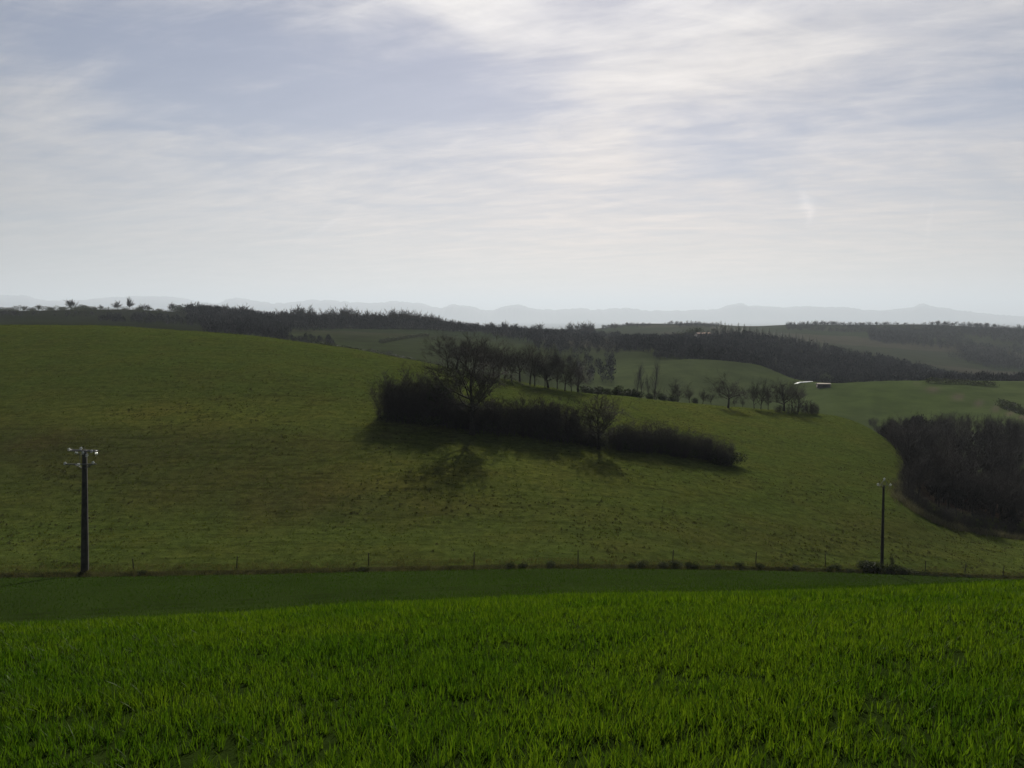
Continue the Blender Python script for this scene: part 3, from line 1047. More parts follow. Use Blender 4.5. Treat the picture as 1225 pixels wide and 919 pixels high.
# bushes just behind the crest
for px_, top, w, d in ((700, 458, 1.3, 10), (716, 459, 1.2, 12), (728, 462, 1.0, 9), (738, 458, 0.8, 11), (752, 462, 1.1, 12), (762, 463, 1.1, 10), (779, 468, 1.0, 9), (793, 468, 1.0, 9),
                      (806, 470, 1.1, 10), (833, 474, 0.9, 8)):
    yc = float(np.interp(ray_t(px_, 480), T, TY[ROW_CREST]))
    p = column_at(px_, yc + d)
    h = (to_pixel(*p)[1] - top) * p[1] / F
    plant('evergreen_bush', random.choice(BUSH), p, h / 3.2, 'dark evergreen bush in the hedge just behind the crest', 'bush', 'evergreen bushes behind the crest', ('stems', 'foliage'), wide=w * 0.9)
for px_, top, d in ((812, 452, 25), (826, 462, 14), (842, 464, 14), (852, 466, 12), (786, 460, 20), (880, 476, 8), (890, 476, 9)):
    yc = float(np.interp(ray_t(px_, 480), T, TY[ROW_CREST]))
    p = column_at(px_, yc + d)
    h = (to_pixel(*p)[1] - top) * p[1] / F
    plant('valley_tree', random.choice(SMALL), p, h / 8, 'small bare tree showing over the hedge behind the crest', 'tree', 'small trees behind the crest')
for px_, d in ((380, 26), (392, 20), (402, 24), (415, 20), (428, 22), (442, 22), (456, 22), (468, 18), (478, 20), (490, 16), (502, 14), (514, 12), (524, 10)):
    yc = float(np.interp(ray_t(px_, 430), T, TY[ROW_CREST]))
    p = column_at(px_, yc + d)
    want = float(np.interp(px_, [380, 440, 470, 524], [407, 415.5, 421, 434]))
    h = max((to_pixel(*p)[1] - want) * p[1] / F, 0.8)
    plant('evergreen_bush', random.choice(BUSH), p, h / 3.2, 'dark evergreen bush in the line along the back of the grassy slope', 'bush', 'evergreen bushes along the back of the slope', ('stems', 'foliage'), wide=1.7)

# ---- the wood in the hollow at the right
WOOD_EDGE = [(1040, 512), (1058, 528), (1078, 548), (1088, 562), (1084, 580), (1078, 597), (1096, 612), (1130, 629), (1180, 638), (1240, 646), (1300, 652)]
WL = 'slim bare tree crowded in the dark wood in the hollow'
n_wood = 0
for tries in range(4000):
    if n_wood >= 175:
        break
    px_, y = random.uniform(1035, 1330), random.uniform(118, 262)
    p = column_at(px_, y, 560)
    qx, qy = to_pixel(*p)
    # inside the wood: right of its edge line, seen from the eye
    ye = np.interp(qx, [1035, 1050, 1078, 1090, 1130, 1180, 1240, 1400], [508, 522, 548, 605, 626, 636, 645, 655])
    if qy > ye or qx < 1040:
        continue
    top = np.interp(qx, [1035, 1060, 1090, 1150, 1190, 1225, 1400], [503, 497, 492, 490, 494, 497, 500])
    h = random.uniform(7.5, 12.0)
    h = min(h, (qy - top - random.uniform(0, 8)) * y / F)
    if h < 2.5:
        continue
    n_wood += 1
    plant('wood_tree', random.choice(WOODT), p, h / 13, WL, 'tree', 'trees of the wood in the hollow', wide=random.uniform(1.1, 1.6))
for i in range(len(WOOD_EDGE) - 1):
    for u in (0.0, 0.25, 0.5, 0.75):
        ex = WOOD_EDGE[i][0] + (WOOD_EDGE[i + 1][0] - WOOD_EDGE[i][0]) * u + random.uniform(2, 7)
        ey = WOOD_EDGE[i][1] + (WOOD_EDGE[i + 1][1] - WOOD_EDGE[i][1]) * u - random.uniform(0, 3)
        p = ground_at(ex, ey, 100, 330)
        plant('edge_shrub', random.choice(LOWSHRUB + SHRUB), p, random.uniform(0.45, 0.95), 'bare shrub at the edge of the dark wood in the hollow', 'shrub',
              'shrubs along the edge of the wood', ('stems', 'twigs'), wide=1.2)

exec_later = []

# ------------------------------------------------------------------ far trees and woods
SKY = 'bare tree standing up on the far left ridge'
for px_, top, w in ((30, 366, .9), (47, 364.5, .9), (85, 358.5, 1.2), (121, 364.5, 1.2), (141, 360, 1.2), (171, 363.5, 1.5), (178, 365, 1.2), (206, 362.5, 1.0), (229, 364, 1.2), (290, 365, 1.2), (252, 364, 1.0), (262, 365, 1.1), (272, 364, 1.1), (281, 367, 1.0), (296, 369, .9), (303, 368, .8)):
    p = column_at(px_, random.uniform(800, 835), 378)
    plant('ridge_tree', random.choice(FART), p, max((to_pixel(*p)[1] - top) * p[1] / F, 3) / 10, SKY, 'tree', 'bare trees on the far left ridge', wide=w)
p = column_at(155, 815, 378)
plant('poplar_tree', FART[1], p, (to_pixel(*p)[1] - 355.5) * p[1] / F / 10, 'tallest narrow tree on the far left ridge', 'tree', wide=0.62)
p = column_at(130, 815, 378)
plant('cypress_tree', PINE[0], p, (to_pixel(*p)[1] - 365) * p[1] / F / 15, 'slim dark cypress on the far left ridge', 'tree', wide=0.7)
for px_, top, w in ((76, 366, 1.8), (92, 364.5, 1.5), (99, 363, 1.5), (107, 365.5, 1.5), (113, 367, 1.5), (150, 367, 1.6), (166, 366, 1.4), (217, 361.5, 1.3), (224, 366, 1.5), (238, 363, 1.2), (247, 363.5, 1.2), (5, 367, 2), (16, 367.5, 2), (38, 367.5, 2), (60, 366.5, 1.6), (190, 369, 1.8)):
    p = column_at(px_, random.uniform(790, 830), 378)
    hh = max((to_pixel(*p)[1] - top) * p[1] / F, 3)
    plant('round_tree', random.choice(ROUND), p, hh * 1.35 / 9, 'dark rounded evergreen tree on the far left ridge', 'tree', 'rounded trees on the far left ridge', wide=w * 0.8, sink=0.35 * hh)
for px_, top in ((336, 370), (345, 371), (357, 367), (364, 366), (371, 368), (389, 370), (396, 369), (407, 368.5), (414, 368), (421, 370), (428, 372), (441, 372), (452, 373), (466, 371), (473, 370.5), (481, 371),
                 (488, 372), (496, 373), (503, 373.5), (511, 375), (518, 376)):
    p = column_at(px_, random.uniform(800, 840), 385)
    plant('ridge_tree', random.choice(FART), p, max((to_pixel(*p)[1] - top) * p[1] / F, 4) / 10, 'bare tree rising from the far wooded ridge behind the pasture', 'tree', 'trees on the wooded ridge', wide=1.1)
for px_, top, yy in ((586, 386, 1000), (604, 384.5, 1000), (645, 387, 1060), (683, 386, 1060), (695, 385.5, 1060), (700, 386, 1060), (707, 386, 1060), (735, 386.5, 1500), (750, 385.5, 1700)):
    p = column_at(px_, yy, 390)
    plant('ridge_tree', random.choice(FART), p, max((to_pixel(*p)[1] - top) * p[1] / F, 4) / 10, 'bare tree on the skyline above the middle valley', 'tree', 'skyline trees above the valley', wide=1.1)
for px_, top, w in ((961, 385, 1), (966, 384, .8), (975, 385, 1.1), (982, 384.5, 1.1), (990, 386, 1), (1033, 385.5, 1), (1048, 385, 1), (1058, 387, 1), (1074, 386, 1.4), (1082, 386, 1.4), (1115, 385, 1), (1122, 383.5, 1.2),
                 (1130, 384, 1.2), (1140, 386, 1.2), (1170, 386, 1.4), (1180, 386, 1.4), (1190, 387, 1.3)):
    p = column_at(px_, 1745, 390)
    plant('ridge_tree', random.choice(FART), p, max((to_pixel(*p)[1] - top) * p[1] / F, 5) / 10, 'hazy bare tree along the farthest right ridge', 'tree', 'trees along the farthest right ridge', wide=w)
# conifers at the head of the big forest
for k, (px_, top) in enumerate([(853, 388), (862, 385), (867, 387), (875, 389), (883, 387.5), (890, 389), (857, 389), (871, 389.5), (897, 391), (905, 392), (912, 393), (920, 394), (928, 396), (936, 396.5),
                                (944, 398.5), (952, 399), (960, 402), (968, 404), (977, 406), (986, 408)]):
    p = column_at(px_, 835 + random.uniform(-12, 4), 405)
    plant('pine_tree', PINE[k % 3], p, max((to_pixel(*p)[1] - top + 2.5) * p[1] / F, 6) / 15, 'dark pointed conifer on the top edge of the far forest', 'tree', 'conifers on the forest top', wide=1.5)
    p = column_at(px_ + random.uniform(2, 6), 815 + random.uniform(-15, 4), 405)
    plant('pine_tree', PINE[(k + 1) % 3], p, max((to_pixel(*p)[1] - top - random.uniform(0, 4)) * p[1] / F, 6) / 15, 'dark pointed conifer on the top edge of the far forest', 'tree', 'conifers on the forest top', wide=1.5)
for px_, top in ((822, 391), (828, 389), (834, 388.5), (815, 393)):
    p = column_at(px_, 815, 405)
    plant('round_tree', random.choice(ROUND), p, (to_pixel(*p)[1] - top) * p[1] / F / 9, 'dark umbrella shaped tree beside the pale farmhouse in the forest', 'tree', 'umbrella trees by the farmhouse', wide=0.7)
# poplars in the valley
for px_, by, top in ((762, 466, 432), (768, 466, 436), (784, 464, 428), (776, 466, 444)):
    p = column_at(px_, 350, 460)
    plant('poplar_tree', random.choice(POPLAR), p, (to_pixel(*p)[1] - top) * p[1] / F / 14, 'slender leafless poplar standing in the valley meadow', 'tree', 'poplars in the valley', wide=0.9)


def far_wood(name, label, regions, mat, seed, per=75, gaps=0.0):
    """one mass of leafless trees: trunks and brush, too far to tell apart"""
    rng = np.random.default_rng(seed)
    C, S = [], []
    for px0, px1, ylo, yhi, n, hmin, hmax in regions:
        pxs = rng.uniform(px0, px1, n)
        u = rng.random(n)
        lo = ylo(pxs) if callable(ylo) else np.full(n, float(ylo))
        hi = yhi(pxs) if callable(yhi) else np.full(n, float(yhi))
        y = lo + (hi - lo) * u
        x = ray_t(pxs, 410) * y
        z = terrain(x, y)
        h = rng.uniform(hmin, hmax, n) * (0.6 + 0.8 * fbm(x / 60, y / 60, 2, seed + 3))
        ok = fbm(x / 90, y / 90, 2, seed + 7) > gaps
        C.append(np.stack([x, y, z], -1)[ok])
        S.append(h[ok])
    C, S = np.concatenate(C), np.concatenate(S)
    n = len(C)
    d = rng.normal(size=(n, per, 3))
    d /= np.linalg.norm(d, axis=2)[..., None]
    rr = rng.random((n, per, 1)) ** 0.45
    off = d * rr * np.array((0.34, 0.34, 0.42)) * S[:, None, None]
    off[..., 2] += 0.56 * S[:, None]
    cen = C[:, None] + off
    # twig brushes point up and outwards
    dirn = off / S[:, None, None]
    dirn[..., 2] = np.abs(dirn[..., 2]) + 0.10
    dirn += rng.normal(size=dirn.shape) * 0.30
    dirn /= np.linalg.norm(dirn, axis=2)[..., None]
    side = np.cross(dirn, rng.normal(size=dirn.shape))
    side /= np.linalg.norm(side, axis=2)[..., None]
    L = (rng.random((n, per, 1)) * 0.07 + 0.05) * S[:, None, None]
    Wd = (rng.random((n, per, 1)) * 0.022 + 0.018) * S[:, None, None]
    V = np.stack([cen - dirn * L - side * Wd, cen - dirn * L + side * Wd, cen + dirn * L], 2).reshape(-1, 3)
    tri = np.arange(len(V)).reshape(-1, 3)
    # trunks
    b = len(V)
    w = (S * 0.02)[:, None]
    ex, up = np.array((1.0, 0, 0)), np.array((0, 0, 1.0))
    ey = np.array((0, 1.0, 0))
    TV = np.stack([C - ex * w, C + ex * w - ey * w, C + ex * w * 0 + ey * w, C + up * (S * 0.7)[:, None]], 1).reshape(-1, 3)
    i = b + np.arange(n) * 4
    tt = np.concatenate([np.stack([i, i + 1, i + 3], -1), np.stack([i + 1, i + 2, i + 3], -1), np.stack([i + 2, i, i + 3], -1)])
    me = new_mesh(name, np.concatenate([V, TV]), None, np.concatenate([tri, tt]))
    return tag(add_obj(name, me, MAT[mat]), label, 'wood', None, 'stuff')


def at(r):
    return lambda p: np.interp(p, PXD, r)


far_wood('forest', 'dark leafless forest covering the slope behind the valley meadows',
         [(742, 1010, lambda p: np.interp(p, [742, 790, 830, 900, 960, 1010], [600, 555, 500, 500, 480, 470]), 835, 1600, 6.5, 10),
          (1000, 1240, 470, lambda p: np.interp(p, [1000, 1100, 1240], [840, 830, 700]), 1100, 7, 11.5)], 'twigs_far_hazed', 1)
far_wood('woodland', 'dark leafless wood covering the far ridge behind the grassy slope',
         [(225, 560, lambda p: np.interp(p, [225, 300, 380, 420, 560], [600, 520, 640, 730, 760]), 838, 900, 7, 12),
          (245, 345, 420, 560, 150, 5, 8), (340, 400, 400, 500, 60, 3, 5.5), (395, 470, 330, 400, 45, 2.5, 4), (560, 740, lambda p: np.interp(p, [560, 640, 740], [760, 640, 640]), 1050, 520, 6, 11)], 'twigs_far_hazed', 2)
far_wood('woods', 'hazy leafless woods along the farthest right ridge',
         [(1040, 1260, lambda p: np.interp(p, [1040, 1100, 1180, 1260], [1330, 1180, 1020, 980]), 1540, 2100, 8, 13), (940, 1120, 1500, 1745, 1300, 5, 10), (1100, 1260, 1500, 1745, 1100, 7, 12), (720, 860, 1500, 1740, 900, 5, 8)], 'twigs_far_hazed', 3, 32, 0.40)
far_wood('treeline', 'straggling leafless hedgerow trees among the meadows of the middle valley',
         [(650, 735, 430, 540, 50, 4, 6.5), (690, 735, 400, 440, 10, 5, 7), (640, 760, 560, 640, 90, 5, 9), (782, 800, 500, 530, 16, 4, 6), (0, 215, 640, 700, 50, 3, 6), (120, 250, 560, 620, 80, 3, 6)], 'twigs_far_hazed', 4)
far_wood('thicket', 'leafless undergrowth filling the wood in the hollow',
         [(1092, 1330, lambda p: np.interp(p, [1092, 1130, 1225, 1330], [150, 138, 131, 128]), 250, 700, 2.5, 5.5), (1060, 1110, 190, 260, 160, 2.5, 5)], 'twigs_grey', 5)


# hedge lines on the far mound
def hedge_stuff(name, label, lines, seed, mat='bramble'):
    rng = np.random.default_rng(seed)
    V, Tr, n = [], [], 0
    for pts, per_m, h, w in lines:
        P = [ground_at(a, b, 260, 1200) for a, b in pts]
        for i in range(len(P) - 1):
            L = math.hypot(P[i + 1][0] - P[i][0], P[i + 1][1] - P[i][1])
            m = int(L * per_m)
            u = rng.random(m)
            x = P[i][0] + (P[i + 1][0] - P[i][0]) * u + rng.normal(size=m) * w * 0.4
            y = P[i][1] + (P[i + 1][1] - P[i][1]) * u + rng.normal(size=m) * w * 0.4
            hh = h * (0.5 + fbm(x / 6, y / 6, 2, seed))
            z = terrain(x, y) + hh * rng.random(m) ** 0.8
            v, t = leaf_cards(rng, np.stack([x, y, z], -1), 0.35)
            V.append(v)
            Tr.append(t + n)
            n += len(v)
    me = new_mesh(name, np.concatenate(V), None, np.concatenate(Tr))
    return tag(add_obj(name, me, MAT[mat]), label, 'hedge', None, 'thing')


hedge_stuff('hedge', 'low dark hedge running along the skyline of the far left ridge', [([(-40, 372.2), (60, 372.4), (130, 373.4), (215, 375)], 40, 4.2, 4.0)], 30)
hedge_stuff('hedge', 'low dark hedge lying along the top of the far green mound', [([(1108, 458), (1150, 459.5), (1190, 462.5)], 60, 2.2, 2.0)], 31)
hedge_stuff('hedge', 'dark hedge beside the track down the far green mound', [([(1196, 486), (1225, 496), (1260, 508)], 60, 3.0, 2.5)], 32)
hedge_stuff('hedge', 'thin hedge between the dull fields under the far wooded ridge', [([(455, 411), (480, 406), (512, 402)], 40, 2.0, 2.0)], 33)

# ------------------------------------------------------------------ far buildings
def box(V, Q, x0, x1, y0, y1, z0, z1):
    n = len(V)
    V += [(x0, y0, z0), (x1, y0, z0), (x1, y1, z0), (x0, y1, z0), (x0, y0, z1), (x1, y0, z1), (x1, y1, z1), (x0, y1, z1)]
    Q += [(n + a, n + b, n + c, n + d) for a, b, c, d in ((0, 3, 2, 1), (4, 5, 6, 7), (0, 1, 5, 4), (1, 2, 6, 5), (2, 3, 7, 6), (3, 0, 4, 7))]


MAT['white_wall'] = simple_mat('pale_render', (0.62, 0.56, 0.50), (0.72, 0.66, 0.60), 0.6)
MAT['roof'] = simple_mat('roof_tiles', (0.26, 0.17, 0.13), (0.36, 0.25, 0.20), 1.5)
MAT['sheet'] = simple_mat('white_sheeting', (0.75, 0.75, 0.73), (0.85, 0.85, 0.84), 0.6, 0.35, 0.5)
MAT['shed'] = simple_mat('shed_boards', (0.06, 0.05, 0.045), (0.10, 0.09, 0.08), 1.0)
MAT['shed_roof'] = simple_mat('shed_roof', (0.20, 0.17, 0.14), (0.28, 0.24, 0.20), 1.0)
MAT['dark_glass'] = simple_mat('window_dark', (0.02, 0.02, 0.025), (0.03, 0.03, 0.035), 1.0, 0.2, 0.5)


def house(name, pos, rz, L, W, H, R, label, wall, roof, windows):
    root = bpy.data.objects.new(name, None)
    COL.objects.link(root)
    root.location = pos
    root.rotation_euler = (0, 0, rz)
    tag(root, label, 'building')
    V, Q = [], []
    box(V, Q, -L / 2, L / 2, -W / 2, W / 2, -1.0, H)
    n = len(V)
    V += [(-L / 2, 0, H + R), (L / 2, 0, H + R)]
    add_obj('wall', new_mesh('wall', V, Q, [(4, 7, n), (5, n + 1, 6)]), MAT[wall], root)
    e, th = 0.5, 0.18
    V, Q = [], []
    s = R / (W / 2)
    for sg in (-1, 1):
        a = len(V)
        V += [(-L / 2 - e, 0, H + R + 0.02), (L / 2 + e, 0, H + R + 0.02), (L / 2 + e, sg * (W / 2 + e), H - s * e + 0.02), (-L / 2 - e, sg * (W / 2 + e), H - s * e + 0.02)]
        V += [(x, y, z + th) for x, y, z in V[a:a + 4]]
        Q += [(a + i, a + j, a + k, a + l) for i, j, k, l in ((0, 1, 2, 3), (4, 7, 6, 5), (0, 4, 5, 1), (1, 5, 6, 2), (2, 6, 7, 3), (3, 7, 4, 0))]
    add_obj('roof', new_mesh('roof', V, Q), MAT[roof], root)
    for k in range(windows):
        x = -L / 2 + (k + 0.5) * L / windows
        V, Q = [], []
        box(V, Q, x - 0.5, x + 0.5, -W / 2 - 0.04, -W / 2 + 0.05, 1.0, 2.4)
        add_obj('window', new_mesh('window', V, Q), MAT['dark_glass'], root)
    return root


p = column_at(841, 805, 405)
house('farmhouse', (p[0], p[1], p[2] + 1.0), 0.35, 15, 7, 5.5, 1.6, 'pale farmhouse half hidden by trees at the top of the far forest', 'white_wall', 'roof', 5)
p = column_at(985, 418, 459)
house('farm_shed', p, -0.1, 6.0, 4.5, 1.5, 0.35, 'small shed with a pale roof at the edge of the far forest', 'shed', 'shed_roof', 0)
# white sheeting lying along the field edge next to the shed
P = [ground_at(a, b, 300, 600) for a, b in ((950.5, 459.5), (957, 457.8), (964, 457.2), (972, 456.6))]
V, Q = [], []
for i, (x, y, z) in enumerate(P):
    hh = 0.28 if i in (1, 2) else 0.16
    V += [(x, y - 1.0, z - 0.1), (x, y - 0.6, z + hh), (x, y + 0.6, z + hh * 1.1), (x, y + 1.0, z - 0.1)]
    if i:
        a = i * 4
        Q += [(a - 4 + j, a + j, a + j + 1, a - 3 + j) for j in range(3)]
Q += [(0, 1, 2, 3), (15, 14, 13, 12)]
tag(add_obj('polytunnel', new_mesh('polytunnel', V, Q), MAT['sheet']), 'low white sheeted tunnel beside the small shed at the field edge', 'polytunnel')

# ------------------------------------------------------------------ power poles
def tapered_box(w0, d0, w1, d1, h, cham=0.18):
    V, Q = [], []
    for k in range(9):
        u = k / 8
        w, d = (w0 + (w1 - w0) * u) / 2, (d0 + (d1 - d0) * u) / 2
        cw, cd = w * cham, d * cham
        V += [(-w + cw, -d, h * u), (w - cw, -d, h * u), (w, -d + cd, h * u), (w, d - cd, h * u), (w - cw, d, h * u), (-w + cw, d, h * u), (-w, d - cd, h * u), (-w, -d + cd, h * u)]
        if k:
            a = k * 8
            Q += [(a - 8 + j, a - 8 + (j + 1) % 8, a + (j + 1) % 8, a + j) for j in range(8)]
    b = 64
    Q += [(b, b + 1, b + 4, b + 5), (b + 1, b + 2, b + 3, b + 4), (b + 5, b + 6, b + 7, b)]
    return V, Q


def tube_mesh(name, paths, r, sides=6):
    tb = Tubes()
    for pts in paths:
        tb.tube(pts, [r] * len(pts), sides)
    return tb.mesh(name)


def insulator_mesh(vertical=True, s=1.0):
    """a stack of glass bells"""
    prof = [(0.02, 0), (0.10, 0.02), (0.13, 0.05), (0.05, 0.10), (0.06, 0.13), (0.14, 0.16), (0.15, 0.20), (0.06, 0.26), (0.03, 0.32), (0.0, 0.33)]
    V, Q, n = [], [], 12
    for i, (r, z) in enumerate(prof):
        for j in range(n):
            a = j * 6.2832 / n
            q = (r * s * math.cos(a), r * s * math.sin(a), z * s)
            V.append(q if vertical else (q[2], q[1], q[0]))
        if i:
            b = i * n
            Q += [(b - n + j, b - n + (j + 1) % n, b + (j + 1) % n, b + j) for j in range(n)]
    return new_mesh('insulator', V, Q, smooth=True)


INS_V, INS_H = insulator_mesh(True, 1.0), insulator_mesh(False, 1.0)
for me in (INS_V, INS_H):
    me.materials.append(MAT['insulator'])

base = ground_at(101.5, 683, 60, 120)
H_LEFT = (683 - 533) * base[1] / F
PXM = base[1] / F                                # metres per photograph pixel at the pole
root = bpy.data.objects.new('power_pole', None)
COL.objects.link(root)
root.location = base
tag(root, 'stout tapered concrete power pole with two tiers of pale insulators at the pasture foot', 'power pole')
root.rotation_euler = (0, 0.046, 0)
V, Q = tapered_box(0.66, 0.42, 0.38, 0.26, H_LEFT + 0.6)
o = add_obj('pole', new_mesh('pole', [(x, y, z - 0.6) for x, y, z in V], Q), MAT['concrete'], root)
zt = H_LEFT
add_obj('crossarm', tube_mesh('crossarm', [[(-1.45, -0.25, zt - 0.1), (1.2, -0.25, zt - 0.05)], [(-1.45, 0.25, zt - 0.1), (1.2, 0.25, zt - 0.05)], [(-1.4, -0.28, zt - 0.09), (-1.4, 0.28, zt - 0.09)],
                                                [(1.1, -0.28, zt - 0.06), (1.1, 0.28, zt - 0.06)]], 0.05), MAT['metal'], root)
add_obj('crossarm', tube_mesh('crossarm', [[(-1.75, -0.28, zt - 1.42), (0, -0.28, zt - 1.35), (1.3, -0.28, zt - 1.28)], [(-0.9, -0.28, zt - 1.4), (-0.15, -0.24, zt - 1.75)],
                                                [(0.9, -0.28, zt - 1.3), (0.15, -0.24, zt - 1.75)]], 0.05), MAT['metal'], root)
add_obj('bracket', tube_mesh('bracket', [[(0.0, 0, zt - 0.05), (0, 0, zt + 0.22)], [(0.2, -0.25, zt - 0.5), (0.75, -0.25, zt - 0.15)], [(-0.2, -0.25, zt - 0.5), (-0.75, -0.25, zt - 0.15)],
                                             [(0.3, -0.3, zt - 0.45), (0.3, -0.3, zt - 1.3)], [(-0.3, -0.3, zt - 0.3), (-0.3, -0.3, zt - 1.3)]], 0.022), MAT['metal'], root)
for x, y, z, me in ((-1.38, -0.3, zt - 0.12, INS_V), (-0.78, -0.3, zt - 0.25, INS_H), (-0.45, 0.1, zt - 0.05, INS_V), (0.0, -0.42, zt - 0.36, INS_V), (0.32, -0.3, zt - 0.62, INS_V), (0.78, -0.3, zt - 0.2, INS_V),
                    (1.12, -0.3, zt - 0.22, INS_H), (-1.78, -0.28, zt - 1.5, INS_V), (-0.55, -0.3, zt - 1.38, INS_H), (0.92, -0.3, zt - 1.3, INS_V)):
    o = add_obj('insulator', me, None, root)
    o.location = (x, y, z)
    o.rotation_euler = (0, 0.25, 0)

base2 = ground_at(1055, 679, 60, 130)
H_RIGHT = (679 - 577) * base2[1] / F
root = bpy.data.objects.new('power_pole', None)
COL.objects.link(root)
root.location = base2
root.rotation_euler = (0, -0.02, 0)
tag(root, 'slim dark wooden power pole with an arched bracket and three insulators above brambles', 'power pole')
tb = Tubes()
tb.tube([(0, 0, -0.6), (0, 0, H_RIGHT * 0.5), (0, 0, H_RIGHT)], [0.20, 0.165, 0.12], 12)
tb.tube([(0, 0, H_RIGHT), (0, 0, H_RIGHT + 0.06)], [0.12, 0.01], 12)
add_obj('pole', tb.mesh('pole'), MAT['bark'], root)
zt = H_RIGHT
arch = [(-0.72, -0.14, zt + 0.0), (-0.50, -0.14, zt + 0.02), (-0.34, -0.14, zt + 0.22), (-0.20, -0.14, zt + 0.48), (-0.05, -0.14, zt + 0.66), (0.05, -0.14, zt + 0.66), (0.20, -0.14, zt + 0.48),
        (0.34, -0.14, zt + 0.22), (0.50, -0.14, zt - 0.02), (0.72, -0.14, zt - 0.06)]
add_obj('bracket', tube_mesh('bracket', [arch, [(-0.34, -0.14, zt + 0.22), (-0.10, -0.14, zt - 0.15)], [(0.34, -0.14, zt + 0.22), (0.10, -0.14, zt - 0.15)]], 0.035), MAT['metal'], root)
for x, z in ((-0.74, zt + 0.03), (0.0, zt + 0.66), (0.76, zt - 0.05)):
    o = add_obj('insulator', INS_V, None, root)
    o.location = (x, -0.14, z)

# ------------------------------------------------------------------ stock fence along the pasture foot
root = bpy.data.objects.new('wire_fence', None)
COL.objects.link(root)
tag(root, 'sparse wire fence of thin leaning wooden posts along the foot of the pasture', 'fence')
posts = []
for px_, by, top in ((160, 681, 668), (283, 680, 665), (441, 676.5, 661), (567, 675.5, 659.5), (691.5, 675.5, 658), (804.5, 673, 657.5), (904, 675, 660), (987.5, 677.5, 662), (1107, 682.5, 670), (1154, 685.5, 673), (1200, 689, 677)):
    p = ground_at(px_, by, 60, 140)
    h = (by - top) * p[1] / F
    lean = (random.uniform(-0.09, 0.09), random.uniform(-0.06, 0.06))
    tb = Tubes()
    tb.tube([(p[0], p[1], p[2] - 0.25), (p[0] + lean[0] * h * 0.5, p[1] + lean[1] * h * 0.5, p[2] + h * 0.5), (p[0] + lean[0] * h, p[1] + lean[1] * h, p[2] + h)], [0.055, 0.05, 0.045], 7)
    tb.tube([(p[0] + lean[0] * h, p[1] + lean[1] * h, p[2] + h), (p[0] + lean[0] * h, p[1] + lean[1] * h, p[2] + h + 0.012)], [0.045, 0.004], 7)
    add_obj('post', tb.mesh('post'), MAT['wood_post'], root)
    posts.append((p, h, lean))
for lv in (0.92, 0.55):
    paths = []
    for (a, ha, la), (b, hb, lb) in zip(posts[:-1], posts[1:]):
        A = np.array((a[0] + la[0] * ha * lv, a[1] + la[1] * ha * lv - 0.05, a[2] + ha * lv))
        B = np.array((b[0] + lb[0] * hb * lv, b[1] + lb[1] * hb * lv - 0.05, b[2] + hb * lv))
        u = np.linspace(0, 1, 7)[:, None]
        pts = A * (1 - u) + B * u
        pts[:, 2] -= 0.10 * (4 * u * (1 - u))[:, 0]
        paths.append(pts)
    add_obj('wire', tube_mesh('wire', [np.concatenate([paths[0]] + [q_[1:] for q_ in paths[1:]])], 0.003, 3), MAT['wire'], root)

# ------------------------------------------------------------------ brambles along the ditch
BR = 'dark bramble clump scattered along the ditch at the foot of the pasture'
BP = 'dark bramble clump heaped round the foot of the slim power pole'
for px_, by, hpx, grp in [(168, 685.5, 6, 0), (434, 683, 6, 0), (608, 677.5, 6, 0), (627, 677.5, 6, 0), (657, 677, 7, 0), (754, 678, 6, 0), (767, 678, 8, 0), (796, 678, 7, 0), (806, 677, 7, 0), (822, 677, 7, 0),
                          (833, 679, 8, 0), (858, 679, 5, 0), (886, 677, 7, 0), (908, 679, 6, 0), (950, 680, 5, 0), (1002, 680, 7, 0), (994, 681, 5, 0), (1015, 683, 5, 0),
                          (1032, 679, 8, 1), (1040, 681, 12, 1), (1046, 682, 12, 1), (1052, 684, 8, 1), (1062, 684, 9, 1), (1069, 684, 12, 1), (1078, 686, 10, 1), (1086, 687, 9, 1), (1036, 686, 6, 1), (1058, 687, 6, 1),
                          (1096, 688, 7, 1), (1106, 689, 7, 1), (1118, 690, 6, 1), (1130, 690, 5, 0), (1145, 691, 4, 0), (1160, 691, 4, 0)]:
    p = ground_at(px_, by, 60, 140)
    plant('bramble_clump', random.choice(BRAMBLE), p, max(hpx * p[1] / F, 0.45), BP if grp else BR, 'bramble',
          'brambles round the slim power pole' if grp else 'brambles along the ditch', ('stems', 'foliage'), wide=random.uniform(0.75, 1.2), sink=0.05)
p = ground_at(1067, 681, 60, 140)
plant('sapling', SMALL[0], p, 20 * p[1] / F / 8, 'thin bare sapling beside the slim power pole', 'tree', wide=0.6)

